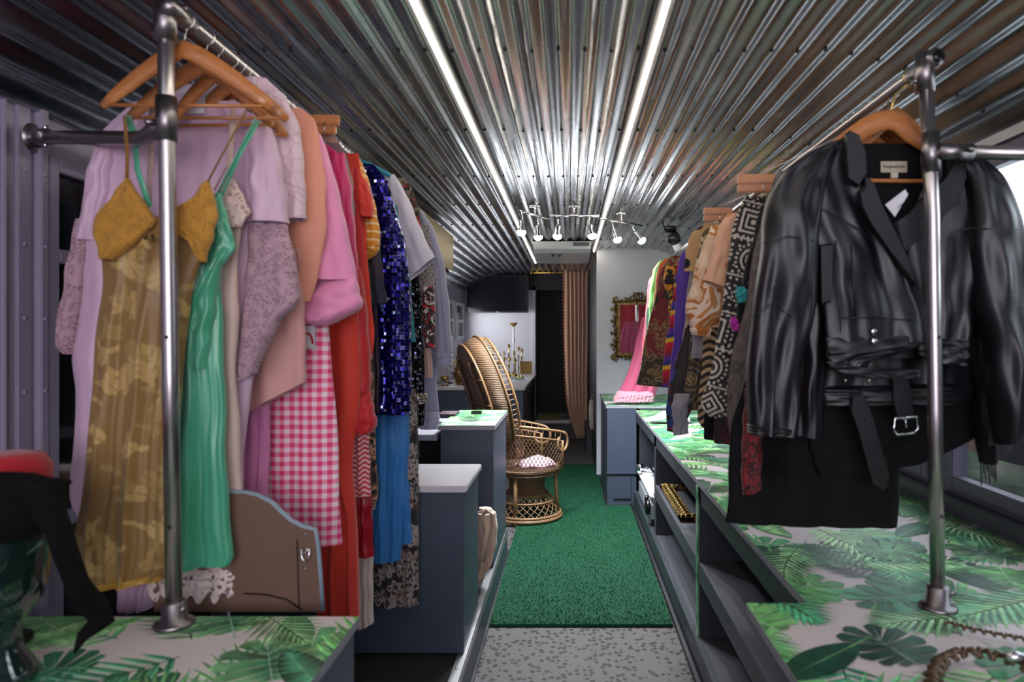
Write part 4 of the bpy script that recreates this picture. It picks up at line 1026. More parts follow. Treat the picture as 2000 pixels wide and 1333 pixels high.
# back panel, with lining
loft('back_panel', [(1640, 1840, 285), (1590, 1900, 310), (1590, 1905, 420), (1600, 1900, 560), (1615, 1890, 700)], z1+.045, m_lea, JK, .006, .004, 2, 3)
loft('lining', [(1670, 1800, 280), (1672, 1835, 300), (1680, 1845, 400), (1710, 1830, 500), (1750, 1800, 560)], z1+.030, m_suede, JK, .004, .002, 2, 3)
# front panels: left one runs under the right lapel
loft('front_panel', [(1648, 268, 1672, 262), (1582, 300, 1684, 300), (1560, 360, 1700, 372), (1580, 430, 1730, 440), (1600, 500, 1762, 510), (1604, 570, 1786, 580), (1610, 630, 1800, 630), (1616, 670, 1806, 668)], z1, m_lea, JK, .020, .012, 2.3, 11, nring=96, nv=60, wrinkle=.004)
loft('front_panel', [(1838, 290, 1868, 294), (1812, 350, 1920, 312), (1786, 400, 1925, 400), (1768, 450, 1915, 470), (1766, 520, 1908, 560), (1780, 590, 1900, 620), (1790, 672, 1893, 672)], z1+.006, m_lea, JK, .020, .012, 2.2, 17, nring=96, nv=60, wrinkle=.004)
# sleeves
loft('sleeve', [(1580, 300, 1640, 292), (1530, 335, 1610, 360), (1500, 395, 1600, 430), (1488, 480, 1592, 520), (1478, 560, 1590, 600), (1464, 660, 1570, 680), (1460, 760, 1560, 770), (1462, 846, 1550, 850)], z1-.012, m_lea, JK, .055, .016, 1.5, 5, nring=80, nv=60, wrinkle=.006)
loft('sleeve', [(1860, 294, 1905, 300), (1880, 340, 1950, 345), (1890, 420, 1985, 420), (1892, 500, 1998, 500), (1905, 600, 2010, 600), (1925, 680, 2018, 700), (1935, 780, 2010, 790), (1945, 868, 1992, 850)], z1-.010, m_lea, JK, .055, .018, 1.5, 8, nring=80, nv=60, wrinkle=.006)
loft('cuff', [(1461, 826, 1552, 830), (1462, 838, 1551, 842), (1463, 848, 1550, 852)], z1-.012, m_lea, JK, .057, .012, 1.5, 5)
# waistband with snaps, hanging flap
loft('waistband', [(1612, 660, 1800, 655), (1616, 690, 1790, 680), (1616, 712, 1700, 708), (1620, 725, 1690, 722)], z1-.012, m_lea, JK, .016, .006, 2.2, 3, nv=24)
loft('waistband', [(1790, 660, 1895, 664), (1792, 690, 1893, 700), (1800, 705, 1890, 716)], z1-.010, m_lea, JK, .016, .006, 2.2, 4, nv=24)
loft('hem_flap', [(1614, 706, 1740, 728), (1622, 718, 1790, 722), (1640, 730, 1800, 734), (1680, 738, 1790, 740)], z1-.03, m_lea, JK, .012, .004, 2, 5, nv=20)
# lapels and collar: solid leather flaps
def flap(name, poly, z, th=.008, parent=JK, mat=m_lea):
    mb = MB(); P = [W(p[0], p[1], z) for p in poly]; n = len(P); c = [sum(p[i] for p in P)/n for i in range(3)]
    vs = []
    for (s_, dy) in ((1.0, 0), (.93, -th)): vs += [(c[0]+(p[0]-c[0])*s_, p[1]+dy, c[2]+(p[2]-c[2])*s_) for p in P]
    vs += [(p[0], p[1]+th, p[2]) for p in P]
    fs = [tuple(range(2*n-1, n-1, -1)), tuple(range(2*n, 3*n))]+[(i, (i+1) % n, n+(i+1) % n, n+i) for i in range(n)]+[((i+1) % n, i, 2*n+i, 2*n+(i+1) % n) for i in range(n)]
    mb.add(vs, fs, 0, False); return mb.build(name, mat, parent)
flap('lapel', [(1684, 340), (1694, 420), (1722, 470), (1752, 520), (1772, 545), (1788, 560), (1778, 520), (1745, 450), (1718, 395), (1702, 352), (1690, 344)], z1-.032)
flap('lapel', [(1688, 362), (1676, 375), (1680, 400), (1700, 440), (1740, 498), (1778, 545), (1768, 505), (1735, 440), (1712, 390)], z1-.038)
flap('lapel', [(1868, 300), (1848, 345), (1820, 372), (1792, 395), (1770, 420), (1745, 436), (1752, 468), (1762, 498), (1800, 462), (1840, 425), (1868, 398), (1885, 360), (1884, 310)], z1-.032)
flap('collar', [(1650, 262), (1660, 255), (1676, 262), (1690, 300), (1692, 340), (1676, 366), (1655, 352), (1651, 310)], z1-.030)
flap('collar', [(1835, 282), (1850, 286), (1884, 300), (1886, 352), (1862, 380), (1850, 350), (1846, 320)], z1-.026)
# stitched details
flap('welt_pocket', [(1602, 478), (1626, 475), (1624, 590), (1604, 596)], z1-.034, .003)
seam(JK, [(1575, 397), (1610, 410), (1650, 432), (1680, 450), (1700, 470)], z1-.036)
seam(JK, [(1632, 470), (1634, 530), (1640, 600), (1642, 650)], z1-.036)
seam(JK, [(1662, 480), (1668, 560), (1670, 620)], z1-.030)
seam(JK, [(1512, 560), (1512, 640), (1514, 740), (1512, 840)], z1-.069)
seam(JK, [(1470, 620), (1510, 592), (1545, 620)], z1-.068); seam(JK, [(1490, 475), (1540, 462), (1590, 470)], z1-.066)
seam(JK, [(1645, 622), (1700, 620), (1785, 626)], z1-.034); seam(JK, [(1870, 450), (1900, 446), (1990, 448)], z1-.062)
for (a, b) in ((1706, 648), (1707, 667)): MB().lathe([(.009, 0), (.009, -.003), (.005, -.006), (.001, -.006)], W(a, b, z1-.030), 14, 0, 'y').build('snap_button', M['chrome'], JK)
x0, _, zt = W(1728, 311, z1); x1, _, zb = W(1780, 333, z1)
lb = MB().box(x0, x1, z1+.022, z1+.0245, zb, zt, 0, .0008).build('neck_label', plain('label_cream', 'b8b09a', .8), JK)
wv_ = [(x0+.006+(x1-x0-.012)*i/60, z1+.0212, (zt+zb)/2+.0035*math.sin(i*.9)*(1.6 if i % 17 < 3 else .8)+.0015*math.sin(i*2.3)) for i in range(61)]
MB().tube(wv_, .0008, 5).build('cursive_lettering', M['soft_black'], lb)
x0, _, zt = W(1748, 333, z1); x1, _, zb = W(1762, 344, z1)
MB().box(x0, x1, z1+.022, z1+.0245, zb, zt).build('size_label', plain('label_cream_small', 'c9c2ae', .8), JK)
p_ = [W(*q) for q in ((1729, 400, z1-.045), (1768, 370, z1-.045), (1774, 380, z1-.045), (1748, 424, z1-.045))]
mb = MB(); mb.add(p_+[(a, b+.0015, c) for a, b, c in p_], [(0,1,2,3), (7,6,5,4), (0,4,5,1), (1,5,6,2), (2,6,7,3), (3,7,4,0)]); pt = mb.build('price_tag', M['plastic_w'], JK)
MB().tube([W(1753, 408, z1-.0465), W(1757, 400, z1-.0465), W(1760, 404, z1-.0465), W(1763, 396, z1-.0465)], .0008, 5).build('handwriting', M['soft_black'], pt)
# broad wooden hanger of the jacket
t = thing('coat_hanger', 'broad wooden hanger in the collar of the leather jacket', 'hanger', (RRX, z1, RRZ-.1), None)
hp = [W(1560, 330, z1), W(1620, 300, z1), W(1660, 270, z1), W(1690, 250, z1), W(1715, 238, z1), W(1735, 234, z1), W(1755, 239, z1), W(1780, 262, z1), W(1820, 290, z1), W(1880, 322, z1)]
MB().tube(hp, [.012, .016, .021, .023, .024, .024, .024, .022, .018, .012], 12, flat=(.5, 1.15)).build('shoulder_bar', M['wood'], t)
MB().tube([W(1600, 346, z1+.012), W(1706, 353, z1+.012), W(1790, 354, z1+.012), W(1850, 350, z1+.012)], .0055, 10).build('trouser_bar', M['wood'], t)
MB().tube([W(1735, 236, z1), (RRX-.045, z1, RRZ-.045)]+[(RRX+.024*math.sin(a), z1, RRZ-.024*math.cos(a)) for a in np.linspace(-.3, -PI*1.4, 12)], .002, 8).build('hook', M['brass'], t)

# second leather jacket with belt and fringe behind
z2 = 1.90
g = thing('leather_jacket', 'longer black leather jacket with hanging belt and silver buckle behind the cropped one', 'jacket', (RRX, z2, 2.0))
loft('body', [(1560, 1900, 330), (1570, 1900, 500), (1600, 1905, 640), (1606, 1900, 730), (1600, 1895, 790)], z2, m_lea, g, .03, .012, 4, 3, nring=96)
loft('sleeve', [(1540, 1600, 420), (1548, 1612, 560), (1550, 1608, 700), (1548, 1606, 800), (1548, 848, 1604, 858)], z2-.03, m_lea, g, .04, .012, 1.5, 4)
loft('sleeve', [(1880, 1980, 480), (1895, 1985, 640), (1905, 1965, 780), (1910, 870, 1950, 860)], z2-.02, m_lea, g, .04, .012, 1.5, 4)
loft('waistband', [(1604, 755, 1900, 748), (1604, 775, 1898, 770), (1606, 792, 1890, 786)], z2-.02, m_lea, g, .03, .006, 3, 5, nv=16)
# belt tail
flap('belt', [(1662, 770), (1682, 764), (1700, 800), (1720, 870), (1738, 930), (1735, 948), (1722, 960), (1704, 950), (1690, 900), (1674, 840), (1660, 800)], z2-.055, .005, g)
flap('belt', [(1742, 738), (1772, 736), (1780, 770), (1784, 818), (1752, 822), (1742, 780)], z2-.055, .005, g)
for (a, b) in ((1690, 822), (1697, 852), (1706, 882)): MB().lathe([(.0035, 0), (.0035, -.001)], W(a, b, z2-.0605), 8, 0, 'y').build('belt_hole', M['plastic_b'], g)
bk = [W(a, b, z2-.062) for a, b in ((1748, 818), (1790, 814), (1793, 838), (1784, 846), (1752, 850), (1745, 840))]
MB().tube(bk, .0035, 8, closed=True).tube([W(1768, 815, z2-.066), W(1770, 836, z2-.068)], .0025, 8).build('buckle', M['chrome'], g)
MB().tube([W(1696, 737, z2-.05), W(1698, 752, z2-.05)], .003, 8).tube([W(1650, 740, z2-.05), W(1652, 746, z2-.05)], .005, 8).build('zip_pull', M['wire'], g)
hanger(1, z2, 'belted black leather jacket')
# fringed suede sleeve
z3 = 1.94
g = thing('suede_jacket', 'black suede jacket with fringed sleeves showing below the leather sleeve', 'jacket', (RRX, z3, 2.0))
loft('body', [(1560, 1880, 340), (1560, 1890, 560), (1580, 1880, 760)], z3, m_suede, g, .02, .01, 4, 3)
loft('sleeve', [(1500, 1570, 500), (1495, 1550, 640), (1492, 1540, 780), (1492, 1536, 858)], z3-.02, m_suede, g, .03, .01, 1.5, 3)
loft('sleeve', [(1890, 1960, 560), (1905, 1950, 760), (1912, 1946, 880), (1915, 1944, 905)], z3-.02, m_suede, g, .03, .01, 1.5, 3)
mb = MB()
for i in range(16):
    x = 1492+i*2.9; ln = random.uniform(60, 105)
    mb.tube([W(x, 850, z3-.045), W(x+random.uniform(-2, 3), 850+ln*.5, z3-.045), W(x+random.uniform(-1, 8), 850+ln, z3-.042)], .0018, 5)
for i in range(8):
    x = 1916+i*4; ln = random.uniform(20, 50); mb.tube([W(x, 900, z3-.04), W(x+1, 900+ln, z3-.04)], .0018, 5)
f_ = mb.build('fringe', m_suede, g); f_['kind'] = 'stuff'
hanger(1, z3, 'fringed suede jacket')
g = garment('skirt', 'long black wrap skirt reaching lowest on the right rail', 'skirt', 2.00, m_blkc,
    [(1500, 1850, 640), (1450, 1890, 760), (1426, 1770, 850), (1424, 1756, 930), (1418, 1020, 1752, 1030)],
    [dict(name='wrap_panel', rows=[(1600, 1908, 770), (1590, 1908, 820), (1580, 870, 1906, 855), (1600, 930, 1800, 905)], dz=-.04, dep=.02)], side=1, short='long black wrap skirt', full=False, dep=.03, fold=.012, nf=6)
m_rlace = uvpat('dark_red_lace', blotch(['2a070a', '7c1218', '3a0a0e', '971a20'], 45), .7)
garment('blouse', 'dark red lace sleeve end hanging in front of the black skirt', 'blouse', 1.975, m_rlace,
    [(1560, 1800, 500), (1560, 1800, 700)], [dict(rows=[(1455, 1490, 760), (1450, 1488, 860), (1448, 1486, 920), (1450, 967, 1484, 955)], dz=-.02, dep=.025)], side=1, short='dark red lace blouse', full=False)
# brown fur coat
k = N('brown_fur'); k.setp(Roughness=.95, Sheen_Weight=.7, Sheen_Roughness=.5); co = k.coord('Object', (1, 1, .12)); a = k.noise(co, 170, 4, .8)
k.col(k.mix(a, srgb('2c1b12'), srgb('7a563e'))); k.bump(a, 1.0, .02); m_fur = k.m
g = garment('fur_coat', 'dark brown fur coat peeping out left of the leather sleeve', 'coat', 2.08, m_fur,
    [(1520, 1700, 335), (1494, 1700, 400), (1474, 1700, 490), (1455, 1690, 600), (1430, 1690, 700), (1420, 1690, 760), (1424, 1600, 830), (1434, 900, 1560, 905)], side=1, short='brown fur coat', dep=.04, fold=.012, nf=4, full=False)
mb = MB(); rg_ = random.Random(5); E = [(1514, 345), (1494, 400), (1474, 490), (1455, 600), (1430, 700), (1421, 760), (1425, 830), (1435, 900)]
for i in range(900):
    q = rg_.random()*(len(E)-1); a_i = min(len(E)-2, int(q)); f = q-a_i; px_ = E[a_i][0]+(E[a_i+1][0]-E[a_i][0])*f+rg_.uniform(-1, 26); py_ = E[a_i][1]+(E[a_i+1][1]-E[a_i][1])*f
    zz = 2.08-rg_.uniform(.0, .04); mb.tube([W(px_, py_, zz), W(px_-rg_.uniform(2, 7), py_+rg_.uniform(6, 16), zz-.004)], [.0009, .0002], 3, caps=False)
f_ = mb.build('fur_hairs', m_fur, g); f_['kind'] = 'stuff'
garment('blouse', 'black beaded sheer blouse between the batik dress and the fur coat', 'blouse', 2.18, sequin_mat('jet_beads', '09090c', '16161b', '3b3d45', 110),
    [(1530, 1700, 340), (1510, 1700, 370), (1500, 1700, 420), (1470, 1690, 480), (1450, 1690, 560), (1440, 1690, 700)], side=1, short='black beaded blouse', full=False)
g = garment('blouse', 'black blouse with teal and magenta sleeve panels beside the fur coat', 'blouse', 2.13, m_blkc,
    [(1530, 1700, 350), (1500, 1700, 420), (1480, 1700, 500), (1460, 1690, 620)],
    [dict(rows=[(1488, 1525, 400), (1470, 1510, 470), (1450, 1490, 550), (1438, 1474, 620), (1432, 1462, 680)], dz=-.01, dep=.03),
     dict(name='teal_panel', rows=[(1440, 1454, 560), (1436, 1462, 575), (1442, 592, 1456, 590)], mat=cloth('teal_silk', '168f94', .5), dz=-.045, dep=.012, label='teal silk panel'),
     dict(name='magenta_panel', rows=[(1428, 620, 1436, 618), (1424, 632, 1444, 636), (1432, 646, 1440, 648)], mat=cloth('magenta_silk_panel', 'b0159a', .5), dz=-.045, dep=.012, label='magenta silk panel')], side=1, short='teal-panelled black blouse', full=False)
# batik
def batik(x, z):
    blk = np.array(srgb('161214')[:3]); cr = np.array(srgb('c9bfb0')[:3]); col = np.tile(blk, (len(x), 1)); s_ = .125
    rot = .28; u = (x*math.cos(rot)-z*math.sin(rot)); v = (x*math.sin(rot)+z*math.cos(rot))
    j = np.floor(v/s_); cu = np.mod(u+.03*j, s_)-s_/2; cv = v-(j+.5)*s_
    r = np.hypot(cu, cv); sq = np.maximum(np.abs(cu), np.abs(cv)); dm = np.abs(cu)+np.abs(cv)
    kind = np.mod(j, 3)
    d_ = np.where(kind == 0, r, np.where(kind == 1, sq, dm*.8))
    ring = (np.mod(d_, .0165) < .0075) & (d_ < .047)
    dots = ((np.abs(d_-.054) < .004) & (np.mod(np.arctan2(cv, cu)*3.5, 1) < .5))
    gx, gz = np.mod(u, .022)-.011, np.mod(v, .022)-.011; sp = (np.hypot(gx, gz) < .0045) & (d_ > .060)
    band = (np.mod(v, s_) < .005)
    col[ring | dots | sp | band] = cr; return col
garment('batik_dress', 'black and cream batik dress with ring and square motifs', 'dress', 2.28, painted('batik_cotton', .75),
    [(1452, 1640, 385), (1448, 1660, 400), (1430, 1660, 450), (1420, 1660, 530), (1410, 1660, 600), (1398, 1600, 680), (1384, 1560, 740), (1370, 1520, 792), (1385, 815, 1500, 822)], side=1, short='black and cream batik dress', full=False, nring=300, nv=260, paint=batik, dep=.03, fold=.012)
garment('blouse', 'peach blouse with caramel dots left of the batik dress', 'blouse', 2.42, uvpat('peach_dots', spots('d5a584', 'b5763f', 15, .28, .8)),
    [(1450, 1560, 415), (1430, 1570, 440), (1425, 1570, 560)], [dict(rows=[(1420, 1448, 418), (1402, 1442, 450), (1390, 1436, 500), (1374, 548, 1428, 568)], dep=.04, dz=-.02)], side=1, short='dotted peach blouse', full=False)
garment('blouse', 'cream blouse with rust flowers and gathered sleeve', 'blouse', 2.56, uvpat('cream_rust_floral', blotch(['d9bfa6', 'ccaa8c', 'b06c2c', 'e0c9b4', 'c08040'], 6)),
    [(1400, 1530, 440), (1390, 1530, 560), (1385, 1500, 640)], [dict(rows=[(1388, 1420, 442), (1366, 1415, 500), (1350, 1412, 560), (1338, 1408, 608), (1344, 1394, 628), (1350, 1385, 640)], dep=.05, dz=-.02, fold=.014), dict(name='ruffle', rows=[(1350, 1385, 636), (1348, 1390, 646), (1352, 654, 1384, 660)], dep=.05, dz=-.02, fold=.016, nf=5)], side=1, short='rust-flowered cream blouse', full=False)
garment('blouse', 'beige blouse with olive leaf scrawl behind the rust-flowered blouse', 'blouse', 3.02, uvpat('olive_scrawl', blotch(['b8a283', '5a4e2a', 'c9b696', '4a3e22'], 12)),
    [(1400, 1460, 440), (1376, 1450, 450), (1362, 1440, 500), (1352, 1430, 560), (1338, 1420, 640), (1334, 1410, 690)], side=1, short='olive-printed beige blouse')
garment('jacket', 'plain black jacket between the purple dress and the beige blouse', 'jacket', 2.90, m_suede,
    [(1400, 1440, 440), (1380, 1440, 470), (1368, 1440, 540), (1352, 1430, 620), (1345, 1420, 700)], side=1, short='plain black jacket')
garment('blouse', 'tan and black tiger-striped blouse hem above the worktop', 'blouse', 2.66, uvpat('tiger_stripe', stripes(['1b1612', 'a0825c', '1b1612', 'c0a078'], 16, 1, .015, 9)),
    [(1380, 1500, 500), (1376, 1480, 640), (1368, 1450, 740), (1362, 1440, 820), (1372, 836, 1430, 840)], side=1, short='tiger-striped blouse', full=False)
def geo(x, z):
    col = np.tile(np.array(srgb('2c2218')[:3]), (len(x), 1)); g1 = np.array(srgb('84683c')[:3]); g2 = np.array(srgb('5a4428')[:3]); s_ = .12
    j = np.floor(z/s_); cu = np.mod(x+.06*np.mod(j, 2), s_)-s_/2; cv = z-(j+.5)*s_; r = np.hypot(cu, cv)
    col[np.mod(r, .022) < .005] = g1; col[(np.abs(cu)+np.abs(cv)) < .02] = g1; col[np.abs(cu*1.2+cv) < .004] = g2; return col
garment('dress', 'brown dress with bronze circle pattern below the cream blouse', 'dress', 2.74, painted('bronze_circle_print', .6),
    [(1400, 1500, 470), (1376, 1480, 560), (1352, 1470, 640), (1345, 1460, 700), (1336, 1440, 780), (1345, 800, 1430, 808)], side=1, short='bronze-circle dress', nring=160, nv=140, paint=geo, full=False)
garment('dress', 'dark brown sheer dress left of the bronze-circle dress', 'dress', 2.82, cloth('dark_brown_chiffon', '2b2220', .6),
    [(1380, 1480, 500), (1352, 1470, 600), (1330, 1460, 680), (1306, 1440, 786)], side=1, short='dark brown sheer dress')
garment('scarf', 'beige flower scarf shoulder with black ovals above the purple dress', 'scarf', 3.22, uvpat('oval_print', spots('c49a6a', '1d1510', 13, .3, .6)),
    [(1380, 1460, 435), (1352, 1450, 455), (1340, 1440, 490), (1336, 1430, 530)], side=1, short='oval-print scarf')
garment('dress', 'long violet purple dress near the middle of the right rail', 'dress', 3.42, cloth('violet_crepe', '4a1f96', .55, .06, bump=.4),
    [(1350, 1440, 480), (1328, 1430, 500), (1320, 1420, 580), (1316, 1410, 660), (1306, 1400, 750)], side=1, short='violet purple dress', dep=.03)
garment('dress', 'grey chiffon dress right of the violet dress', 'dress', 3.34, cloth('grey_chiffon', '8d8388', .7),
    [(1360, 1450, 490), (1345, 1440, 540), (1336, 1420, 640), (1318, 1400, 740)], side=1, short='grey chiffon dress')
garment('dress', 'rainbow-striped red, yellow and blue dress left of the violet dress', 'dress', 3.64, uvpat('rainbow_stripes', stripes(['b3122a', 'c81a30', 'e0b020', '2c2a7c', '5a2a8c', '8f1030'], 7, 1, .01, 4)),
    [(1340, 1420, 500), (1322, 1410, 520), (1312, 1400, 600), (1296, 1390, 700), (1294, 1380, 756)], side=1, short='rainbow-striped dress')
garment('blouse', 'pink, green and yellow floral blouse with puffed sleeve', 'blouse', 3.82, uvpat('jungle_floral', blotch(['c02060', '2a7a30', 'e0a020', '1c1a16', 'b01848', '5a9a30'], 14)),
    [(1335, 1410, 495), (1318, 1400, 515), (1308, 1395, 560), (1305, 1390, 620)], [dict(rows=[(1302, 1325, 520), (1296, 1318, 545), (1300, 565, 1316, 575)], mat=uvpat('amber_black', blotch(['d08a18', '1a1410', 'c87a10'], 16)), dep=.03, label='amber and black sleeve')], side=1, short='jungle floral blouse')
def burg(x, z):
    rg = np.random.RandomState(21); b1_ = np.array(srgb('6b1c24')[:3]); b2_ = np.array(srgb('35281e')[:3]); ol = np.array(srgb('7d6a44')[:3])
    col = np.where((np.sin(x*11+z*4)+np.sin(z*13-x*5) > 0)[:, None], b1_, b2_)
    for i in range(120):
        cx, cz = rg.uniform(x.min(), x.max()), rg.uniform(z.min(), z.max()); s_ = rg.uniform(.03, .10); th = np.arctan2(z-cz, x-cx); r = np.hypot(x-cx, z-cz)/s_
        R = .55+.3*np.cos(3*th+i); m = (np.abs(r-R) < .06) | (np.abs(r-R*.5) < .05); col[m] = ol
    return col
garment('duster_coat', 'burgundy and brown paisley duster coat in front of the red gown', 'coat', 4.25, painted('burgundy_paisley', .8),
    [(1310, 1390, 500), (1290, 1385, 530), (1278, 1380, 590), (1262, 1370, 650), (1252, 1350, 710), (1243, 752, 1340, 778)], side=1, short='burgundy paisley duster', nring=200, nv=160, paint=burg, dep=.03)
garment('dress', 'orange dress sliver above the paisley duster', 'dress', 4.55, cloth('orange_crepe', 'c8642c', .7),
    [(1300, 1370, 505), (1286, 1365, 520), (1278, 1360, 580), (1270, 1350, 640)], side=1, short='orange dress')
garment('dress', 'lime green dress between the orange and the red ones', 'dress', 4.85, cloth('lime_crepe', '6fc46a', .7),
    [(1290, 1360, 508), (1280, 1356, 525), (1270, 1350, 570), (1266, 1345, 640)], side=1, short='lime green dress')
garment('shirt', 'golden yellow shirt shoulder beside the lime dress', 'shirt', 4.98, cloth('golden_cotton', 'd59a3a', .7),
    [(1286, 1350, 512), (1276, 1348, 528), (1270, 1345, 560), (1266, 1340, 600)], side=1, short='golden yellow shirt')
garment('dress', 'dark bottle-green dress just right of the red gown', 'dress', 5.12, cloth('bottle_green', '123a2c', .7),
    [(1285, 1345, 525), (1272, 1342, 545), (1264, 1340, 600), (1258, 1335, 690)], side=1, short='bottle-green dress')
garment('gown', 'crimson red gown at the far end of the right rail', 'gown', 5.32, cloth('crimson_velvet', 'a0142a', .6, bump=.4),
    [(1282, 1340, 530), (1268, 1338, 548), (1262, 1336, 600), (1256, 1330, 660), (1250, 1325, 740)], side=1, short='crimson gown', dep=.03)
m_tulle = N('pink_tulle').setp(Base_Color=srgb('c65a7c'), Roughness=.9, Alpha=.86)
g = garment('tulle_gown', 'pink tulle gown spreading onto the corner worktop below the mirror', 'gown', 6.45, m_tulle.m,
    [(1254, 1290, 620), (1244, 1290, 660), (1232, 1290, 710), (1216, 1285, 752), (1204, 1280, 772), (1200, 1275, 781)], side=1, hang=False, full=False, dep=.10, fold=.03, nf=5)
loft('frill', [(1206, 1274, 764), (1200, 1277, 776), (1198, 1276, 784)], 6.40, cloth('pale_pink_frill', 'cf94a4', .8), g, .108, .012, 17, 3, nring=220, hemw=.006)['label'] = 'paler pink frilled edge'
garment('jumper', 'grey knitted sleeve with white edging above the right worktop', 'jumper', 2.70, cloth('grey_rib_knit', '85828a', .9),
    [(1360, 1480, 560), (1350, 1450, 700)], [dict(rows=[(1318, 1350, 770), (1312, 1342, 800), (1316, 1344, 830), (1314, 850, 1344, 846)], dep=.03)], side=1, short='grey knitted jumper', full=False)
garment('kimono', 'dark red and black patterned robe hem left of the grey sleeve', 'robe', 2.92, uvpat('red_black_print', blotch(['1a0f12', '7a1a22', '26407a', '1a0f12', 'a0301e'], 10)),
    [(1340, 1440, 640), (1310, 1420, 740), (1302, 1360, 790), (1302, 842, 1330, 846)], side=1, short='red and black patterned robe', full=False)
garment('skirt', 'dark wine-red velvet skirt hem between grey sleeve and batik dress', 'skirt', 2.50, uvpat('wine_velvet', blotch(['1c0a10', '4c1016', '2a0c12'], 20)),
    [(1420, 1560, 700), (1402, 1520, 790), (1394, 1500, 840), (1396, 866, 1480, 872)], side=1, short='wine velvet skirt', full=False)
garment('trousers', 'black trousers hem between the tiger-striped and wine hems', 'trousers', 2.60, m_suede,
    [(1400, 1500, 700), (1378, 1480, 800), (1374, 1440, 850), (1376, 858, 1430, 864)], side=1, short='black trousers', full=False)
block_hanger(1, 1440, 341, 90, 36, 2.22, 'wooden clamp hanger topmost beside the leather shoulder')
block_hanger(1, 1374, 406, 56, 27, 2.86, 'wooden clamp hanger above the peach dotted blouse')
hanger(1, 2.02, '', label='wooden hanger tucked behind the fringed suede jacket')
# black clip spotlight at the far end of the rail
t = thing('clip_spotlight', 'black clip-on spotlight with white lens at the far end of the right rail', 'light', (RRX, 5.72, 2.30))
MB().tube([W(1310, 458, 5.7), W(1316, 466, 5.7), W(1322, 476, 5.7)], [.055, .06, .04], 16).lathe([(.03, 0), (.06, .03), (.06, .05)], W(1308, 455, 5.72), 12).build('lamp_head', M['plastic_b'], t)
MB().tube([W(1322, 478, 5.7), W(1326, 492, 5.7)], [.04, .03], 14).build('lens', M['plastic_w'], t)
MB().tube([W(1318, 470, 5.72), (RRX, 5.72, RRZ+.02)], .012, 8).build('clip', M['plastic_b'], t)
MB().tube([W(1306, 452, 5.7), W(1298, 448, 5.7), W(1290, 420, 5.7)], .006, 8).build('cable', M['plastic_b'], t)
# ================================================================== peacock chair
CX, CY, YAW = -.36, 5.78, math.radians(24)
pc = thing('peacock_chair', 'brown wicker peacock chair with tall hooded back on the green turf', 'chair', (CX, CY, .017))
def cl(x, y, z):   # chair-local to world; it faces +x before the turn
    return (CX+x*math.cos(YAW)-y*math.sin(YAW), CY+x*math.sin(YAW)+y*math.cos(YAW), .017+z)
def ring(r, z, tr=.012, a0=0, a1=2*PI, n=40, cx=0):
    cl_ = abs(a1-a0-2*PI) < 1e-6
    ts = [a0+(a1-a0)*i/(n if cl_ else n-1) for i in range(n)]
    return [cl(cx+r*math.cos(t), r*math.sin(t), z) for t in ts], cl_
mb = MB()
for r, z, t_ in ((.29, .02, .016), (.285, .045, .012), (.23, .15, .008)): P, c_ = ring(r, z, t_); mb.tube(P, t_, 8, closed=True)
mb.build('base_ring', M['cane'], pc)
mb = MB(); n = 26      # open lattice skirt
for d in (-1, 1):
    for i in range(n):
        P = []
        for k_ in range(7):
            q = k_/6; a = 2*PI*i/n+d*q*.75; r = .285-.10*q**1.2; P.append(cl(r*math.cos(a), r*math.sin(a), .05+.15*q))
        mb.tube(P, .0035, 5, caps=False)
P, _ = ring(.185, .20); mb.tube(P, .008, 8, closed=True)
q_ = mb.build('lattice_skirt', M['cane'], pc)
mb = MB(); vs = []; prof = [(.175, .20), (.150, .25), (.150, .30), (.17, .35), (.20, .39), (.225, .405)]
for r, z in prof:
    for i in range(32): a = 2*PI*i/32; vs.append(cl(r*math.cos(a), r*math.sin(a), z))
mb.add(vs, [(j*32+i, j*32+(i+1) % 32, (j+1)*32+(i+1) % 32, (j+1)*32+i) for j in range(len(prof)-1) for i in range(32)], 0, True); mb.build('woven_drum', M['wick'], pc)
for a in (-.62, .62, 2.3, -2.3):
    P = [cl(.27*math.cos(a), .27*math.sin(a), .04), cl(.255*math.cos(a), .255*math.sin(a), .22), cl(.245*math.cos(a), .245*math.sin(a), .41)]
    MB().tube(P, [.017, .016, .018], 12).build('leg', M['cane'], pc)
mb = MB(); P, _ = ring(.275, .415); mb.tube(P, .017, 10, closed=True); P, _ = ring(.275, .385); mb.tube(P, .009, 8, closed=True)
n = 40; vs = [cl(0, 0, .43)]+[cl(.27*math.cos(2*PI*i/n), .27*math.sin(2*PI*i/n), .425) for i in range(n)]
mb.add(vs, [(0, 1+i, 1+(i+1) % n) for i in range(n)], 0); mb.build('seat', M['wick'], pc)
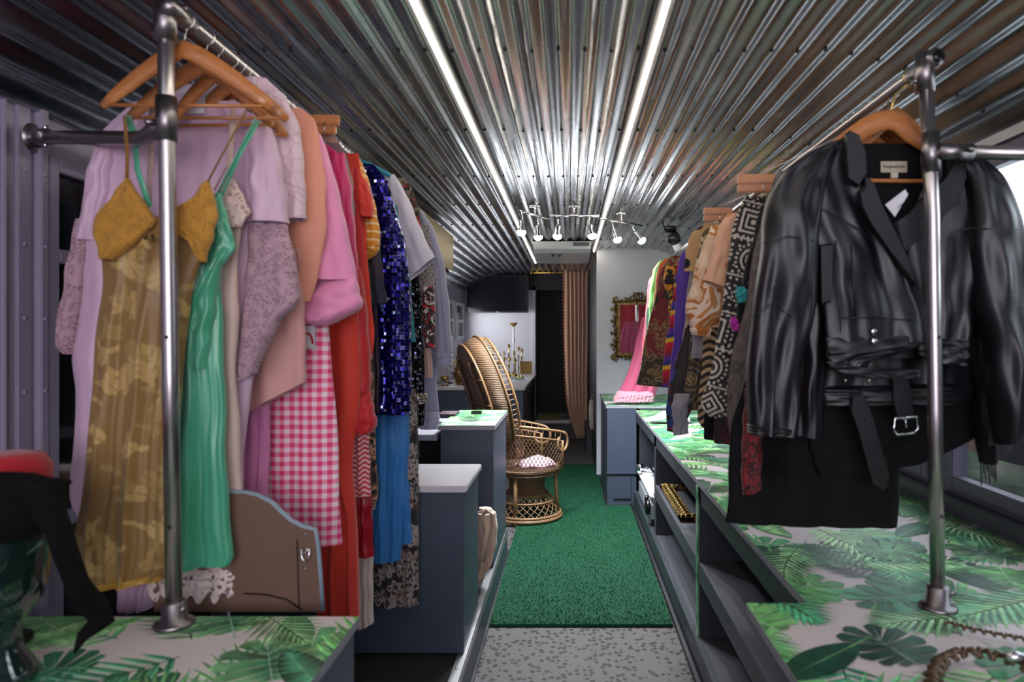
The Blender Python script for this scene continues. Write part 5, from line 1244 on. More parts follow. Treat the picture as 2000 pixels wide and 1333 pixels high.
# arms: lattice walls with rolled curl ends
for sd in (-1, 1):
    def arm(t, z): # t 0 at back .. 1 front
        a = sd*(PI-.35-t*1.95); r = .275+.035*t; return cl(r*math.cos(a)+.02*t, r*math.sin(a), z)
    mb = MB()
    def ztop(t): return .80-.07*t+.02*math.sin(PI*t)
    for d in (-1, 1):
        for i in range(-3, 22):
            P = []
            for k_ in range(7):
                q = k_/6; t = (i/18)+d*(q-.5)*.28
                if 0 <= t <= 1: P.append(arm(t, .43+q*(ztop(t)-.43-.08)))
            if len(P) > 2: mb.tube(P, .0028, 5, caps=False)
    mb.build('arm_lattice', M['caned'], pc)
    mb = MB()
    top = [arm(i/20, ztop(i/20)) for i in range(21)]; low = [arm(i/20, ztop(i/20)-.075) for i in range(21)]
    cur = []
    for k_ in range(14):
        a = PI/2-k_/13*PI*1.75; rr_ = .085-.02*k_/13; b = arm(1, ztop(1)-.085); dx, dy, _ = Vector(arm(1, 0))-Vector(arm(.93, 0)); L_ = math.hypot(dx, dy)
        cur.append((b[0]+dx/L_*rr_*math.cos(a), b[1]+dy/L_*rr_*math.cos(a), b[2]+rr_*math.sin(a)))
    mb.tube(top+cur, .011, 10).tube(low, .007, 8)
    for i in range(1, 20, 2): mb.tube([top[i], low[i]], .004, 6)
    mb.build('arm_rail', M['cane'], pc)
    MB().tube([arm(1, .42), arm(1, .60), arm(1, ztop(1)-.07)], .014, 10).build('arm_post', M['cane'], pc)
# back: leaning hooped shield with deep woven rim
def bk(s_, d, inset=0.0):
    """s_ -1..1 round the hoop, d depth towards the front of the rolled rim"""
    a = s_*PI*.93; w_ = .40-inset; h = .52-inset*.9; y = w_*math.sin(a)*(1-.18*(1-math.cos(a))/2*1.2); zz = .98+h*math.cos(a)
    if zz < .98: y *= 1-.45*((.98-zz)/.52)**1.1
    x = -.24-.33*max(0, (zz-.45))
    return cl(x+d, y, zz+ d*.18)
ns = 72
def strip(d0, i0, d1, i1, mat, name):
    vs = []; 
    for i in range(ns+1):
        s_ = -1+2*i/ns; vs += [bk(s_, d0, i0), bk(s_, d1, i1)]
    f = [(2*i, 2*i+2, 2*i+3, 2*i+1) for i in range(ns)]
    mb = MB(); mb.add(vs, f, 0, True); o = mb.build(name, mat, pc); m_ = o.modifiers.new('s', 'SOLIDIFY'); m_.thickness = .008; return o
strip(0, .05, .135, .0, M['wick'], 'woven_rim')
mb = MB()
for d, ins, r in ((0, .05, .010), (.135, 0, .009), (.20, .03, .011)): mb.tube([bk(-1+2*i/ns, d, ins) for i in range(ns+1)], r, 8)
for i in range(0, ns+1, 1):
    s_ = -1+2*i/ns; mb.tube([bk(s_, .135, 0), bk(s_, .20, .03)], .0042, 5)
mb.build('rim_cane', M['cane'], pc)
vs = []; NN = 20     # back panel: woven sheet with lattice feel
for i in range(ns+1):
    s_ = -1+2*i/ns
    p0 = Vector(bk(s_, 0, .05)); c0 = Vector(cl(-.24-.33*.45, 0, .90))
    for j in range(6): vs.append(p0.lerp(c0, j/5))
mb = MB(); mb.add(vs, [(i*6+j, i*6+j+1, (i+1)*6+j+1, (i+1)*6+j) for i in range(ns) for j in range(5)], 0, True)
o = mb.build('back_panel', M['wick'], pc); o.modifiers.new('s', 'SOLIDIFY').thickness = .006
mb = MB()
for zz, wd in ((.62, .27), (.78, .33), (.98, .36), (1.18, .33)):
    x = -.256-.33*(zz-.45)
    mb.tube([cl(x, -wd, zz), cl(x-.012, 0, zz), cl(x, wd, zz)], .007, 8)
for y_ in (-.17, .17): mb.tube([cl(-.245, y_*.9, .40), cl(-.262-.33*.5, y_*1.2, .95), cl(-.262-.33*.87, y_, 1.32)], .015, 10)
mb.build('back_struts', M['caned'], pc)
# folded pink and white cloth on the seat
o = MB().box(0, 0, 0, 0, 0, 0) 
mb = MB(); rg_ = random.Random(3); vs = []
for i in range(15):
    for j in range(11):
        u, v = i/14-.5, j/10-.5; x = u*.30; y = v*.20; e = max(abs(u), abs(v))*2
        vs.append(cl(.06+x, y-.03, .445+.05*(1-e**4)+.012*math.sin(9*u+5*v)+.008*math.sin(15*v)))
b = len(vs); vs += [cl(.06+(i/14-.5)*.30, (j/10-.5)*.20-.03, .433) for i in range(15) for j in range(11)]
f = [(i*11+j, (i+1)*11+j, (i+1)*11+j+1, i*11+j+1) for i in range(14) for j in range(10)]
f += [(b+i*11+j, b+i*11+j+1, b+(i+1)*11+j+1, b+(i+1)*11+j) for i in range(14) for j in range(10)]
bd = [i*11 for i in range(15)]+[14*11+j for j in range(1, 11)]+[i*11+10 for i in range(13, -1, -1)]+[j for j in range(9, 0, -1)]
f += [(bd[i], bd[(i+1) % len(bd)], b+bd[(i+1) % len(bd)], b+bd[i]) for i in range(len(bd))]
mb.add(vs, f, 0, True); o = mb.build('seat_cushion', cloth('pink_white_cotton', 'e6c0ce', .8), origin=cl(.06, 0, .433)); tag(o, 'crumpled pale pink cushion lying on the wicker chair seat', 'cushion')

# ================================================================== mirror with ornate frame
mx0, _, mz1 = W(1193, 572, 7.46); _, _, mz0 = W(1193, 710, 7.46); mcx = mx0+.30; mcz = (mz0+mz1)/2; hw, hh = .30, (mz1-mz0)/2
mi = thing('wall_mirror', 'gold-framed wall mirror with scrolled openwork on the pale partition', 'mirror', (mcx, 7.49, mz0))
MB().box(mcx-.205, mcx+.205, 7.485, 7.492, mcz-hh+.10, mcz+hh-.12).build('mirror_glass', M['mirror'], mi)
mb = MB()
a_, b_, c_, d_ = mcx-.225, mcx+.225, mcz-hh+.085, mcz+hh-.105
mb.box(a_, a_+.028, 7.465, 7.498, c_, d_, 0, .006).box(b_-.028, b_, 7.465, 7.498, c_, d_, 0, .006).box(a_, b_, 7.464, 7.498, c_, c_+.028, 0, .006).box(a_, b_, 7.464, 7.498, d_-.028, d_, 0, .006)
mb.build('inner_frame', M['antique'], mi)
def scroll(c, r, a0, turn, sg, n=16, tr=.011):
    P = []; 
    for i in range(n):
        t = i/(n-1); rr_ = r*(1-.72*t); a = a0+sg*turn*t; P.append((c[0]+rr_*math.cos(a), 7.475, c[1]+rr_*math.sin(a)))
    return P, [tr*(.55+.6*math.sin(PI*min(1, t_*1.1/(n-1)+.15))) for t_ in range(n)]
mb = MB()
def leafy(c, r, a0, sg):
    P, R_ = scroll(c, r, a0, 5.0, sg); mb.tube(P, R_, 8)
    for k_ in (3, 6, 9):
        p = Vector(P[k_]); d = (p-Vector((c[0], 7.475, c[1]))).normalized(); mb.tube([p, p+d*.014, p+d*.026], [.009, .008, .002], 6)
ny = 5
for sd in (-1, 1):
    for i in range(ny):
        z = c_+.03+(d_-c_-.06)*i/(ny-1); x = mcx+sd*(.225+.038)
        leafy((x, z+.022), .036, PI/2 if i % 2 else -PI/2, sd*(1 if i % 2 else -1)); leafy((x+sd*.008, z-.03), .026, PI, -sd)
    for e, zz in ((-1, c_-.035), (1, d_+.04)):
        leafy((mcx+sd*.235, zz-e*.01), .042, -e*PI/2, sd*e)
        leafy((mcx+sd*.15, zz), .036, 0 if sd > 0 else PI, -sd*e); leafy((mcx+sd*.07, zz+e*.01), .034, PI if sd > 0 else 0, sd*e)
leafy((mcx-.028, d_+.065), .038, 0, 1); leafy((mcx+.028, d_+.065), .038, PI, -1)
mb.tube([(mcx, 7.475, d_), (mcx, 7.472, d_+.05), (mcx, 7.475, d_+.115)], [.02, .022, .004], 8)
mb.tube([(mcx-.24, 7.48, c_-.012), (mcx+.24, 7.48, c_-.012)], .011, 8).tube([(mcx-.24, 7.48, d_+.012), (mcx+.24, 7.48, d_+.012)], .011, 8)
for sd in (-1, 1): mb.tube([(mcx+sd*.236, 7.48, c_-.02), (mcx+sd*.236, 7.48, d_+.02)], .012, 8)
mb.build('scrollwork', M['antique'], mi)

# ================================================================== curtain
def curtain():
    t = thing('curtain', 'dusty pink curtain with orange bobble trim gathered in the black doorway', 'curtain', (.18, 10.12, 0))
    nx_, nz_ = 150, 50; vs = []
    keys = [(527, 1100, 1149), (560, 1101, 1148), (650, 1102, 1149), (740, 1104, 1147), (790, 1107, 1147), (815, 1112, 1146), (840, 1120, 1146), (857, 1126, 1146)]
    for j in range(nz_+1):
        py = 527+330*j/nz_
        for a, b in zip(keys, keys[1:]):
            if a[0] <= py <= b[0]: q = (py-a[0])/(b[0]-a[0]); l = a[1]+(b[1]-a[1])*q; r = a[2]+(b[2]-a[2])*q
        for i in range(nx_+1):
            u = i/nx_; v = j/nz_; am = .045*(.35+.65*min(1, v*3))
            x, _, z = W(l+(r-l)*u, py, 10.12)
            y = 10.12+am*math.sin(2*PI*6*u+.5*math.sin(3*v))+.3*am*math.sin(2*PI*19*u+2*v)
            if v < .02: y = 10.12+.012*math.sin(2*PI*14*u)
            vs.append((x, y, z))
    mb = MB(); mb.add(vs, [(j*(nx_+1)+i, j*(nx_+1)+i+1, (j+1)*(nx_+1)+i+1, (j+1)*(nx_+1)+i) for j in range(nz_) for i in range(nx_)], 0, True)
    o = mb.build('fabric', cloth('dusty_pink_velvet', 'cfa283', .8, .06, sheen=.5), t); o.modifiers.new('s', 'SOLIDIFY').thickness = .005
    mb = MB()
    for i in range(58):
        q = i/57; j = int(q*nz_); p = Vector(vs[j*(nx_+1)]); p.x -= .012; mb.lathe([(.001, -.009), (.009, -.005), (.010, 0), (.009, .005), (.001, .009)], tuple(p), 8)
        p = Vector(vs[j*(nx_+1)+nx_]); p.x += .010; mb.lathe([(.001, -.008), (.008, -.005), (.009, 0), (.008, .005), (.001, .008)], tuple(p), 6)
    b_ = mb.build('bobble_trim', cloth('rust_orange_trim', 'b4502c', .8), t); b_['label'] = 'rust-orange bobble trim'
curtain()
r_ = MB().tube([(-.55, 10.14, 2.478), (.30, 10.14, 2.478)], .011, 12).lathe([(.001, 0), (.02, .01), (.02, .03), (.001, .04)], (-.58, 10.14, 2.478), 12, 0, 'x').build('curtain_rod', M['rod'], origin=(-.1, 10.14, 2.478))
tag(r_, 'gold curtain rod across the top of the black doorway', 'curtain rod')
# white cloth bag hanging by the doorway
bp = thing('cloth_bag', 'off-white cloth bag hanging on the dark side wall beyond the corner cabinet', 'bag', (.27, 8.6, .3))
loft('body', [(1152, 1163, 782), (1150, 1165, 800), (1151, 1167, 825), (1153, 1166, 838)], 8.6, cloth('bag_calico', 'b5ada6', .9), bp, .05, .01, 2, 3)
loft('body_fold', [(1153, 1163, 836), (1152, 1165, 846), (1154, 1164, 853)], 8.62, cloth('bag_calico_fold', 'a59d96', .9), bp, .05, .01, 2, 6) if False else None
MB().tube([W(1154, 784, 8.6), W(1158, 770, 8.6), W(1162, 784, 8.6)], .006, 6).build('handle', M['cream'] if 'cream' in M else m_cream, bp)

# ================================================================== things on the back counter
def T(px, z): return (px-VX)*z/F
BC = .951
def candlestick(px, z, ytop, label, r=.035, arms=0, mat=None, white=False, name='candlestick'):
    mat = mat or M['brass']; x = T(px, z); H = EYE-(ytop-VY)*z/F-BC
    t = thing(name, label, 'candlestick' if 'candle' in name else 'ornament', (x, z, BC), 'brass pieces on the back counter')
    MB().lathe([(r*1.2, 0), (r*1.25, .008), (r*.9, .018), (r*.35, .03), (r*.3, .045)], (x, z, BC), 20).build('base', mat, t)
    st = [(.3, .045), (.22, H*.25), (.45, H*.32), (.22, H*.38), (.2, H*.6), (.42, H*.66), (.22, H*.72), (.25, H-.05)]
    MB().lathe([(r*a, h) for a, h in st], (x, z, BC), 16).build('stem', M['plastic_w'] if white else mat, t)
    MB().lathe([(r*.25, H-.05), (r*.9, H-.038), (r*.9, H-.032), (r*.4, H-.028), (r*.42, H), (r*.30, H)] if not white else [(r*.3, H-.06), (r*.7, H-.03), (r*1.2, H-.006), (r*1.25, H), (r*.9, H-.004)], (x, z, BC), 20).build('cup', mat, t)
    for i in range(arms):
        sd = -1 if i % 2 else 1; k_ = 1+i//2; ax = x+sd*.075*k_; hz = BC+H*.62
        o = MB().tube([(x, z, hz), (x+sd*.03*k_, z-.01, hz-.045), (ax-sd*.01, z-.01, hz-.03), (ax, z-.01, hz+.02)], .007, 8).lathe([(.008, .02), (.026, .03), (.026, .035), (.012, .04), (.013, .075), (.009, .075)], (ax, z-.01, hz), 14)
        o.build('branch', mat, t)
    return t
candlestick(1003, 10.2, 631, 'tallest candlestick with a white stem and wide brass cup', .055, white=True)
candlestick(994, 9.9, 672, 'brass candelabrum with cross-shaped top left of the white stem', .035, 2, name='candelabrum')
candlestick(1013, 9.6, 677, 'slim brass candlestick, second from the right on the glass coaster', .030)
candlestick(1019, 9.5, 680, 'slim brass candlestick furthest right on the back counter', .030)
candlestick(962, 10.1, 674, 'brass candlestick seen behind the wicker chair back', .045, 0)
candlestick(975, 9.8, 690, 'low brass candelabrum with spread arms behind the chair back', .04, 4, name='candelabrum')
candlestick(1006, 9.9, 700, 'short brass candlestick below the white-stemmed one', .042)
for px, z in ((1000, 9.3), (1015, 9.1)):
    x = T(px, z); k = N('pale_green_glass'); k.setp(Base_Color=(.55, .72, .66, 1), Roughness=.08, Transmission_Weight=.5)
    o = MB().box(x-.06, x+.06, z-.05, z+.05, BC, BC+.035, 0, .006).build('glass_block', k.m, origin=(x, z, BC)); tag(o, 'green glass block at the %s foot of the brass candlesticks' % ('left' if px == 1000 else 'right'), 'glass block')
# brass letter plaque
x = T(1022, 10.4); x1 = T(1039, 10.4); z0 = EYE-(731-VY)*10.4/F; z1_ = EYE-(706-VY)*10.4/F; z0 = max(z0, BC+.001)
pl = MB().box(x-.05, x1, 10.40, 10.42, z0, z1_, 0, .003).build('letter_plaque', M['brassd'], origin=(x, 10.41, z0)); tag(pl, 'dull brass plaque with raised letters at the right end of the back counter', 'sign')
mb = MB(); w_ = (x1-x)/2; h = z1_-z0; lz0, lz1 = z0+h*.18, z1_-h*.18
mb.box(x, x+.014, 10.393, 10.40, lz0, lz1).box(x, x+w_*.7, 10.393, 10.40, lz0, lz0+.014)
mb.box(x+w_, x+w_+.014, 10.393, 10.40, lz0, lz1)
for q in (0, .46, .92): mb.box(x+w_, x+w_+w_*.7, 10.393, 10.40, lz0+(lz1-lz0-.014)*q/.92*1.0 if q < .92 else lz1-.014, lz0+(lz1-lz0-.014)*q/.92+.014 if q < .92 else lz1)
lt = mb.build('raised_letters', M['brass'], pl)
# brass jugs and horn ornament at the left end
x = T(908, 8.3); t = thing('brass_vessel', 'large openwork brass ornament with upright stem beside the denim jacket', 'ornament', (x, 8.3, BC), 'brass pieces on the back counter')
MB().lathe([(.10, 0), (.105, .02), (.09, .05), (.10, .09), (.085, .12), (.05, .15), (.045, .16)], (x, 8.3, BC), 28).build('bowl', M['brass'], t)
MB().tube([(x-.03, 8.3, BC+.15), (x-.045, 8.29, BC+.28), (x-.06, 8.29, BC+.40)], [.03, .022, .03], 14).tube([(x-.02, 8.3, BC+.16), (x-.02, 8.3, BC+.47)], .009, 8).build('stem', M['brass'], t)
MB().tube([(x+.03, 8.27, BC+.15), (x+.10, 8.27, BC+.19), (x+.09, 8.27, BC+.10)], .009, 8).tube([(x-.06, 8.28, BC+.25), (x-.12, 8.28, BC+.30), (x-.13, 8.28, BC+.20), (x-.08, 8.28, BC+.12)], .008, 8).tube([(x-.05, 8.28, BC+.33), (x+.12, 8.28, BC+.30)], .012, 8).build('handle', M['brass'], t)
mb = MB()
for i in range(9):
    a = i/9*2*PI; mb.tube([(x+.10*math.cos(a), 8.3+.10*math.sin(a), BC+.04), (x+.115*math.cos(a+.3), 8.3+.115*math.sin(a+.3), BC+.09), (x+.07*math.cos(a+.5), 8.3+.07*math.sin(a+.5), BC+.15)], .006, 6)
mb.build('fretwork', M['brass'], t)
x = T(896, 8.6); t = thing('brass_jug', 'brass jug with looped handle behind the openwork ornament', 'jug', (x, 8.65, BC), 'brass pieces on the back counter')
MB().lathe([(.05, 0), (.07, .06), (.075, .12), (.045, .20), (.035, .27), (.05, .33), (.045, .33)], (x, 8.65, BC), 24).build('body', M['brass'], t)
MB().tube([(x-.045, 8.63, BC+.28), (x-.11, 8.62, BC+.25), (x-.11, 8.62, BC+.14), (x-.07, 8.63, BC+.10)], .008, 8).build('handle', M['brass'], t)
x = T(868, 8.1); t = thing('brass_bowl_lamp', 'small brass bowl on a curved foot at the left end of the back counter', 'ornament', (x, 8.1, BC), 'brass pieces on the back counter')
MB().lathe([(.01, .05), (.04, .07), (.055, .11), (.05, .11), (.03, .08)], (x, 8.1, BC), 20).build('bowl', M['brass'], t)
MB().tube([(x, 8.1, BC+.06), (x+.03, 8.1, BC+.02), (x+.05, 8.09, BC+.006), (x-.04, 8.1, BC+.008)], .008, 8).build('foot', M['brass'], t)
x = T(878, 8.5); t = thing('desk_lamp', 'small white and black desk lamp between the brass pieces', 'lamp', (x, 8.45, BC))
MB().lathe([(.05, 0), (.05, .015), (.01, .02)], (x, 8.45, BC), 20).build('base', M['plastic_b'], t)
MB().tube([(x, 8.45, BC+.015), (x+.01, 8.45, BC+.10), (x, 8.45, BC+.18)], .008, 8).build('stem', M['plastic_w'], t)
MB().lathe([(.03, .14), (.035, .18), (.02, .20)], (x, 8.45, BC), 16).build('shade', M['plastic_w'], t)

# ================================================================== on the leaf-topped counter
CZ = 1.0235
o = MB().box(-.655, -.585, 4.54, 4.60, CZ, CZ+.018, 0, .003).build('black_box', M['plastic_b'], origin=(-.62, 4.57, CZ)); tag(o, 'small flat black box on the leaf-topped counter', 'box')
o = MB().box(-.86, -.74, 4.42, 4.62, CZ, CZ+.014, 0, .004).build('wallet', plain('plum_leather', '3a2230', .4), origin=(-.8, 4.5, CZ)); tag(o, 'plum leather wallet at the left edge of the leaf-topped counter', 'wallet')
o = MB().box(-.90, -.72, 4.40, 4.60, CZ-.002, CZ, 0).build('x', M['edge']) if False else None

# ================================================================== canvas tote
tb = thing('tote_bag', 'cream canvas tote bag standing between the two blue-grey cabinets', 'bag', (-.50, 3.75, .186))
m_can = cloth('cream_canvas', 'c0a48e', .85, .06, bump=.6)
loft('body', [(930, 968, 1002), (930, 971, 1030), (930, 968, 1070), (928, 957, 1110), (928, 1140, 948, 1122)], 3.70, m_can, tb, .07, .02, 2, 3, toppinch=.7)
loft('lining_fold', [(936, 958, 992), (938, 968, 1004), (940, 970, 1018)], 3.72, cloth('canvas_fold', 'cbb9aa', .85), tb, .05, .014, 2, 5)
MB().tube([W(944, 1006, 3.60), W(952, 996, 3.58), W(960, 1006, 3.58), W(962, 1030, 3.58), W(954, 1070, 3.60), W(944, 1100, 3.62)], .016, 10, flat=(.9, .25)).build('handle', m_can, tb)

# ================================================================== back of the headboard behind the left counter
def headboard():
    z = 1.80; t = thing('vanity_mirror', 'brown hardboard back of a wavy-topped mirror leaning behind the left leaf worktop', 'mirror', (-.9, 1.83, .70))
    out = [(300, 1196), (296, 1060), (300, 985), (360, 970), (430, 963), (478, 965), (500, 970), (528, 984), (548, 1004), (566, 1020), (590, 1032), (613, 1037), (618, 1070), (622, 1120), (627, 1196)]
    P = [W(a, b, z) for a, b in out]; lean = lambda p, d: (p[0], 1.80+d+.0*(p[2]), p[2])
    n = len(P); mb = MB(); mb.add([lean(p, 0) for p in P]+[lean(p, .02) for p in P], [tuple(range(n)), tuple(range(2*n-1, n-1, -1))]+[(i, (i+1) % n, n+(i+1) % n, n+i) for i in range(n)], 0)
    mb.build('hardboard_back', plain('brown_hardboard', '6d5344', .7, bump=.2, bsc=120, var=.12), t)
    MB().tube([lean(p, .008) for p in P[1:]], .008, 8).build('edge_frame', plain('grey_blue_edge', '7f93a0', .5), t)
    MB().tube([W(476, 1160, z-.004), W(520, 1162, z-.004), (W(560, 1172, z-.004)), W(590, 1192, z-.004)], .0018, 6).tube([W(580, 1055, z-.004), W(584, 1190, z-.004)], .0014, 6).build('crease', M['soft_black'], t)
    mb = MB().tube([W(588, 1072, z-.006), W(590, 1092, z-.006), W(596, 1098, z-.006), W(603, 1092, z-.006), W(605, 1072, z-.006)], .0028, 8).tube([W(590, 1072, z-.006), W(596, 1082, z-.006), W(603, 1070, z-.006)], .002, 8); mb.build('hanging_clip', M['chrome'], t)
    for y_ in (1043, 1110): MB().tube([W(591, y_, z-.003), W(600, y_+1, z-.003)], .0012, 6).build('staple', M['wire'], t)
headboard()

# ================================================================== garment steamer and gold frame on the shelves
st = thing('garment_steamer', 'white plastic steamer tub with black dial on the far shelf', 'steamer', (.78, 5.5, .14))
mb = MB(); mb.box(.60, 1.02, 4.99, 5.95, .137, .34, 0, .05)
mb.build('tank', plain('grey_white_plastic', 'a9adb6', .35), st)
MB().box(.592, 1.03, 4.97, 5.98, .335, .39, 0, .022).build('lid', M['plastic_w'], st)
MB().lathe([(.055, 0), (.06, -.012), (.05, -.03), (.02, -.034)], (.596, 5.08, .27), 20, 0, 'x').build('dial', M['plastic_b'], st)
MB().tube([(.575, 5.08, .28), (.575, 5.08, .335), (.585, 5.09, .35)], .014, 8).build('hose', M['plastic_b'], st)
MB().tube([(.60, 5.78, .425), (.80, 5.7, .44), (1.1, 5.6, .45)], .011, 10).lathe([(.001, -.038), (.026, -.032), (.034, 0), (.026, .022), (.012, .03)], (.605, 5.78, .427), 18, 0, 'x').build('wand', M['chrome'], st)
MB().tube([(.66, 5.65, .47), (.70, 5.35, .42), (.74, 5.2, .39)], .010, 8).build('support_rod', M['plastic_b'], st)
gf = thing('picture_frame', 'empty carved gold picture frame lying on the middle shelf', 'picture frame', (.85, 4.35, .492))
SZ = .4935; mb = MB(); fx0, fx1, fy0, fy1 = .625, .98, 3.86, 4.72
for (a, b, c, d) in ((fx0, fx1, fy0, fy0+.085), (fx0, fx1, fy1-.085, fy1), (fx0, fx0+.085, fy0, fy1), (fx1-.085, fx1, fy0, fy1)):
    mb.box(a, b, c, d, SZ, SZ+.024, 0, .006)
mb.build('frame', M['antique'], gf)
mb = MB(); rg_ = random.Random(2)
def bead(x, y, r): mb.lathe([(r, 0), (r*.85, r*.5), (r*.4, r*.8), (.001, r*.85)], (x, y, SZ+.023), 8)
for i in range(30):
    y = fy0+.012+(fy1-fy0-.024)*i/29
    for x in (fx0+.010, fx0+.074, fx1-.010, fx1-.074): bead(x, y, .007)
for i in range(15):
    y = fy0+.035+(fy1-fy0-.07)*i/14
    for x in (fx0+.042, fx1-.042): bead(x, y, .016); mb.tube([(x-.022, y+.02, SZ+.026), (x, y+.028, SZ+.034), (x+.022, y+.02, SZ+.026)], .004, 6)
for i in range(11):
    x = fx0+.02+(fx1-fx0-.04)*i/10
    for y in (fy0+.042, fy1-.042): bead(x, y, .015); bead(x+.015, y-.032, .006); bead(x+.015, y+.032, .006)
c_ = mb.build('carving', plain('bright_carved_gilt', '80683a', .35, metal=.8, var=.3), gf)
# folded white jumper on the right worktop
t = thing('folded_towel', 'folded white towel lying on the far right worktop', 'towel', (.75, 5.3, BZ))
mb = MB(); vs = []
nu, nv_ = 22, 14
for i in range(nu+1):
    for j in range(nv_):
        u = i/nu; a = 2*PI*j/nv_; r = .055*math.sin(PI*min(.93, max(.07, u)))**.5
        vs.append((.63+.30*u, 5.3+.10*math.cos(a)*math.sin(PI*min(.94, max(.06, u)))**.4, BZ+.0065+r*(1+math.sin(a))*.82+.004*math.sin(14*u+a)*(1 if math.sin(a) > 0 else 0)))
mb.add(vs, [(i*nv_+j, i*nv_+(j+1) % nv_, (i+1)*nv_+(j+1) % nv_, (i+1)*nv_+j) for i in range(nu) for j in range(nv_)]+[tuple(range(nv_)), tuple(nu*nv_+j for j in range(nv_))], 0, True)
mb.build('folded_cloth', cloth('white_terry', 'd5d5da', .9, bump=.8), t)

# ================================================================== mannequin head, hats
hd = thing('mannequin_head', 'dark green glass mannequin head at the left edge of the left worktop', 'mannequin head', (-1.07, 1.34, BZ+.002))
k = N('dark_green_glass'); k.setp(Base_Color=(.008, .022, .018, 1), Roughness=.06, Specular_IOR_Level=.9, Coat_Weight=.6); m_hd = k.m
hx, hy = -1.135, 1.34; prof = [(.075, .001), (.078, .01), (.070, .03), (.052, .06), (.047, .09), (.050, .115), (.062, .135), (.078, .16), (.086, .20), (.090, .24), (.088, .28), (.075, .32), (.045, .35), (.008, .362)]
vs = []; n = 40
for j, (r, h) in enumerate(prof):
    for i in range(n):
        a = 2*PI*i/n; rr_ = r*(1+.10*abs(math.sin(a)) if h > .12 else 1)
        fc = math.radians(-50); da = math.atan2(math.sin(a-fc), math.cos(a-fc)); rr2 = rr_
        if .12 < h < .30: rr2 += .016*math.exp(-(da/.16)**2)*math.exp(-((h-.20)/.03)**2)+.008*math.exp(-(da/.3)**2)*math.exp(-((h-.16)/.012)**2)-.008*math.exp(-((abs(da)-.38)/.16)**2)*math.exp(-((h-.235)/.02)**2)+.006*math.exp(-(da/.4)**2)*math.exp(-((h-.135)/.015)**2)
        vs.append((hx+rr2*math.cos(a), hy+rr2*math.sin(a), BZ+.001+h))
mb = MB(); mb.add(vs, [(j*n+i, j*n+(i+1) % n, (j+1)*n+(i+1) % n, (j+1)*n+i) for j in range(len(prof)-1) for i in range(n)]+[tuple(range(n-1, -1, -1)), tuple((len(prof)-1)*n+i for i in range(n))], 0, True)
mb.build('head', m_hd, hd)
# black turban with a long tail
tu = thing('black_turban', 'black velvet turban with long trailing tail on the glass mannequin head', 'hat', (hx, hy, 1.15))
vs = []; prof = [(.098, 1.165), (.112, 1.18), (.118, 1.20), (.113, 1.225), (.095, 1.25), (.06, 1.268), (.015, 1.275)]
for j, (r, h) in enumerate(prof):
    for i in range(n):
        a = 2*PI*i/n; w_ = r*(1+.05*math.sin(5*a+h*60)); vs.append((hx+.01+w_*math.cos(a), hy+w_*.95*math.sin(a), h+.006*math.sin(3*a)))
mb = MB(); mb.add(vs, [(j*n+i, j*n+(i+1) % n, (j+1)*n+(i+1) % n, (j+1)*n+i) for j in range(len(prof)-1) for i in range(n)]+[tuple(range(n-1, -1, -1)), tuple((len(prof)-1)*n+i for i in range(n))], 0, True)
m_vel = cloth('black_velvet', '030304', .95, .1, sheen=.1); mb.build('crown', m_vel, tu)
P = [(40, 960, 1.33), (88, 985, 1.32), (112, 1030, 1.31), (132, 1090, 1.32), (155, 1150, 1.36), (190, 1192, 1.40), (205, 1213, 1.41), (185, 1222, 1.385), (160, 1245, 1.36), (145, 1276, 1.33)]
MB().tube([W(*p) for p in P], [.034, .034, .026, .025, .025, .026, .022, .018, .012, .003], 14, flat=(1, .7)).build('trailing_tail', m_vel, tu)
rh = thing('red_hat', 'red felt hat behind the black turban at the left edge', 'hat', (-1.27, 1.52, .87))
x_, _, zt = W(20, 884, 1.52); zb = W(20, 950, 1.52)[2]
mb = MB().lathe([(.085, 0), (.087, .02), (.085, zt-zb-.03), (.07, zt-zb-.006), (.04, zt-zb), (.005, zt-zb)], (x_-.01, 1.52, zb), 32); mb.build('crown', cloth('red_felt', 'a80f1c', .85, sheen=.3), rh)
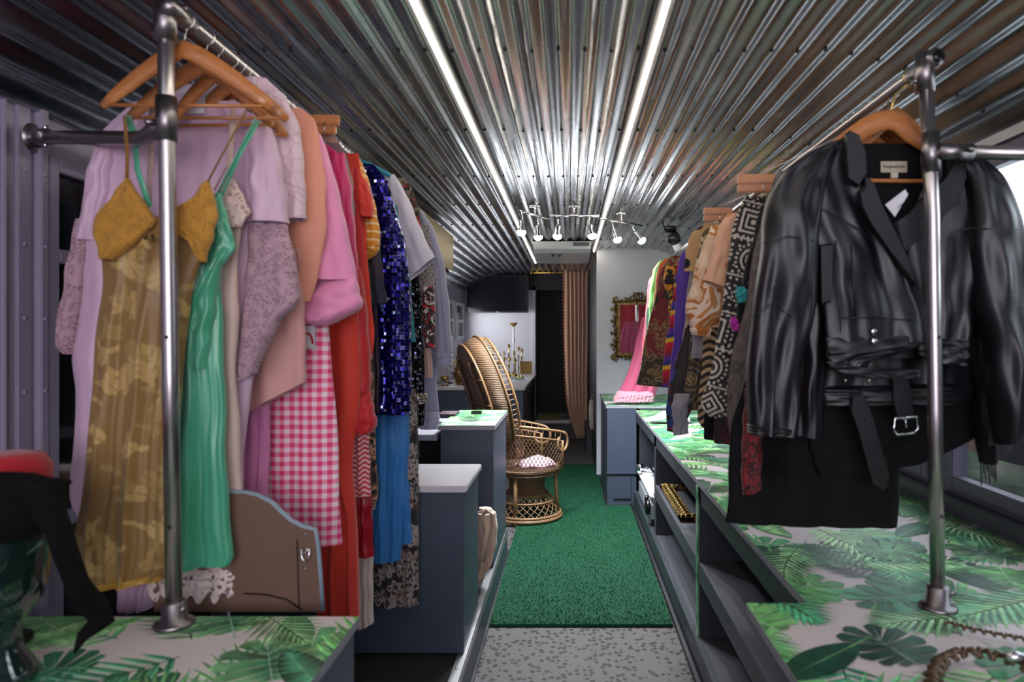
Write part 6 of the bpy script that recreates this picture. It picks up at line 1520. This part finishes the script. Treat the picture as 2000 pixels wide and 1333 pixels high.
MB().lathe([(.05, 0), (.05, .01), (.018, .02), (.018, zb-BZ-.002)], (x_-.01, 1.52, BZ+.001), 20).build('stand', M['plastic_b'], rh)
MB().lathe([(.115, 0), (.12, .006), (.088, .016), (.086, .02)], (x_-.01, 1.52, zb-.012), 32).build('brim', m_vel, rh)

# ================================================================== plaited chains on the right worktop
def chain(lab, pts, r):
    P = []
    for a, b in zip(pts, pts[1:]):
        for q in np.linspace(0, 1, 10, endpoint=False): P.append(tuple(a[i]+(b[i]-a[i])*q for i in range(2)))
    W_ = [(Vector(((px-VX)*(EYE-BZ-.012)/(py-VY), (EYE-BZ-.012)*F/(py-VY), BZ+.001+r))) for px, py in P]
    # resample
    L = [0]
    for a, b in zip(W_, W_[1:]): L.append(L[-1]+(b-a).length)
    t = thing('plaited_chain', lab, 'necklace', tuple(W_[0]), 'plaited chains on the right worktop')
    mb = MB(); nl = int(L[-1]/(r*.95))
    for k_ in range(nl):
        s_ = L[-1]*k_/nl; i = max(j for j in range(len(L)) if L[j] <= s_); i = min(i, len(L)-2)
        p = W_[i].lerp(W_[i+1], (s_-L[i])/(L[i+1]-L[i])); d = (W_[i+1]-W_[i]).normalized(); sd = Vector((-d.y, d.x, 0)); up = Vector((0, 0, 1))
        e = -1 if k_ % 2 else 1
        mb.tube([p-sd*r*.9*e-d*r*.3+up*0, p+up*r*.55+d*r*.3, p+sd*r*.9*e+d*r*1.1], [r*.28, r*.42, r*.25], 6)
    mb.build('links', plain('bronze_brown_links_%d' % nl, '5e4a36', .4, metal=.5, var=.4), t)
    return t
chain('upper plaited bronze chain running off the right edge of the worktop', [(1850, 1218), (1885, 1228), (1930, 1238), (2000, 1250), (2060, 1262)], .010)
ch = chain('lower looped bronze chain with silver clasp in the right foreground corner', [(1828, 1420), (1822, 1330), (1836, 1300), (1870, 1284), (1920, 1284), (1965, 1296), (2010, 1316), (2080, 1350)], .017)
p = Vector(((1985-VX)*.67/(1308-VY), .67*F/(1308-VY), BZ+.04)); MB().tube([p+Vector((-.02, 0, 0)), p, p+Vector((.02, -.004, 0))], [.008, .011, .008], 10).build('clasp', M['chrome'], ch)
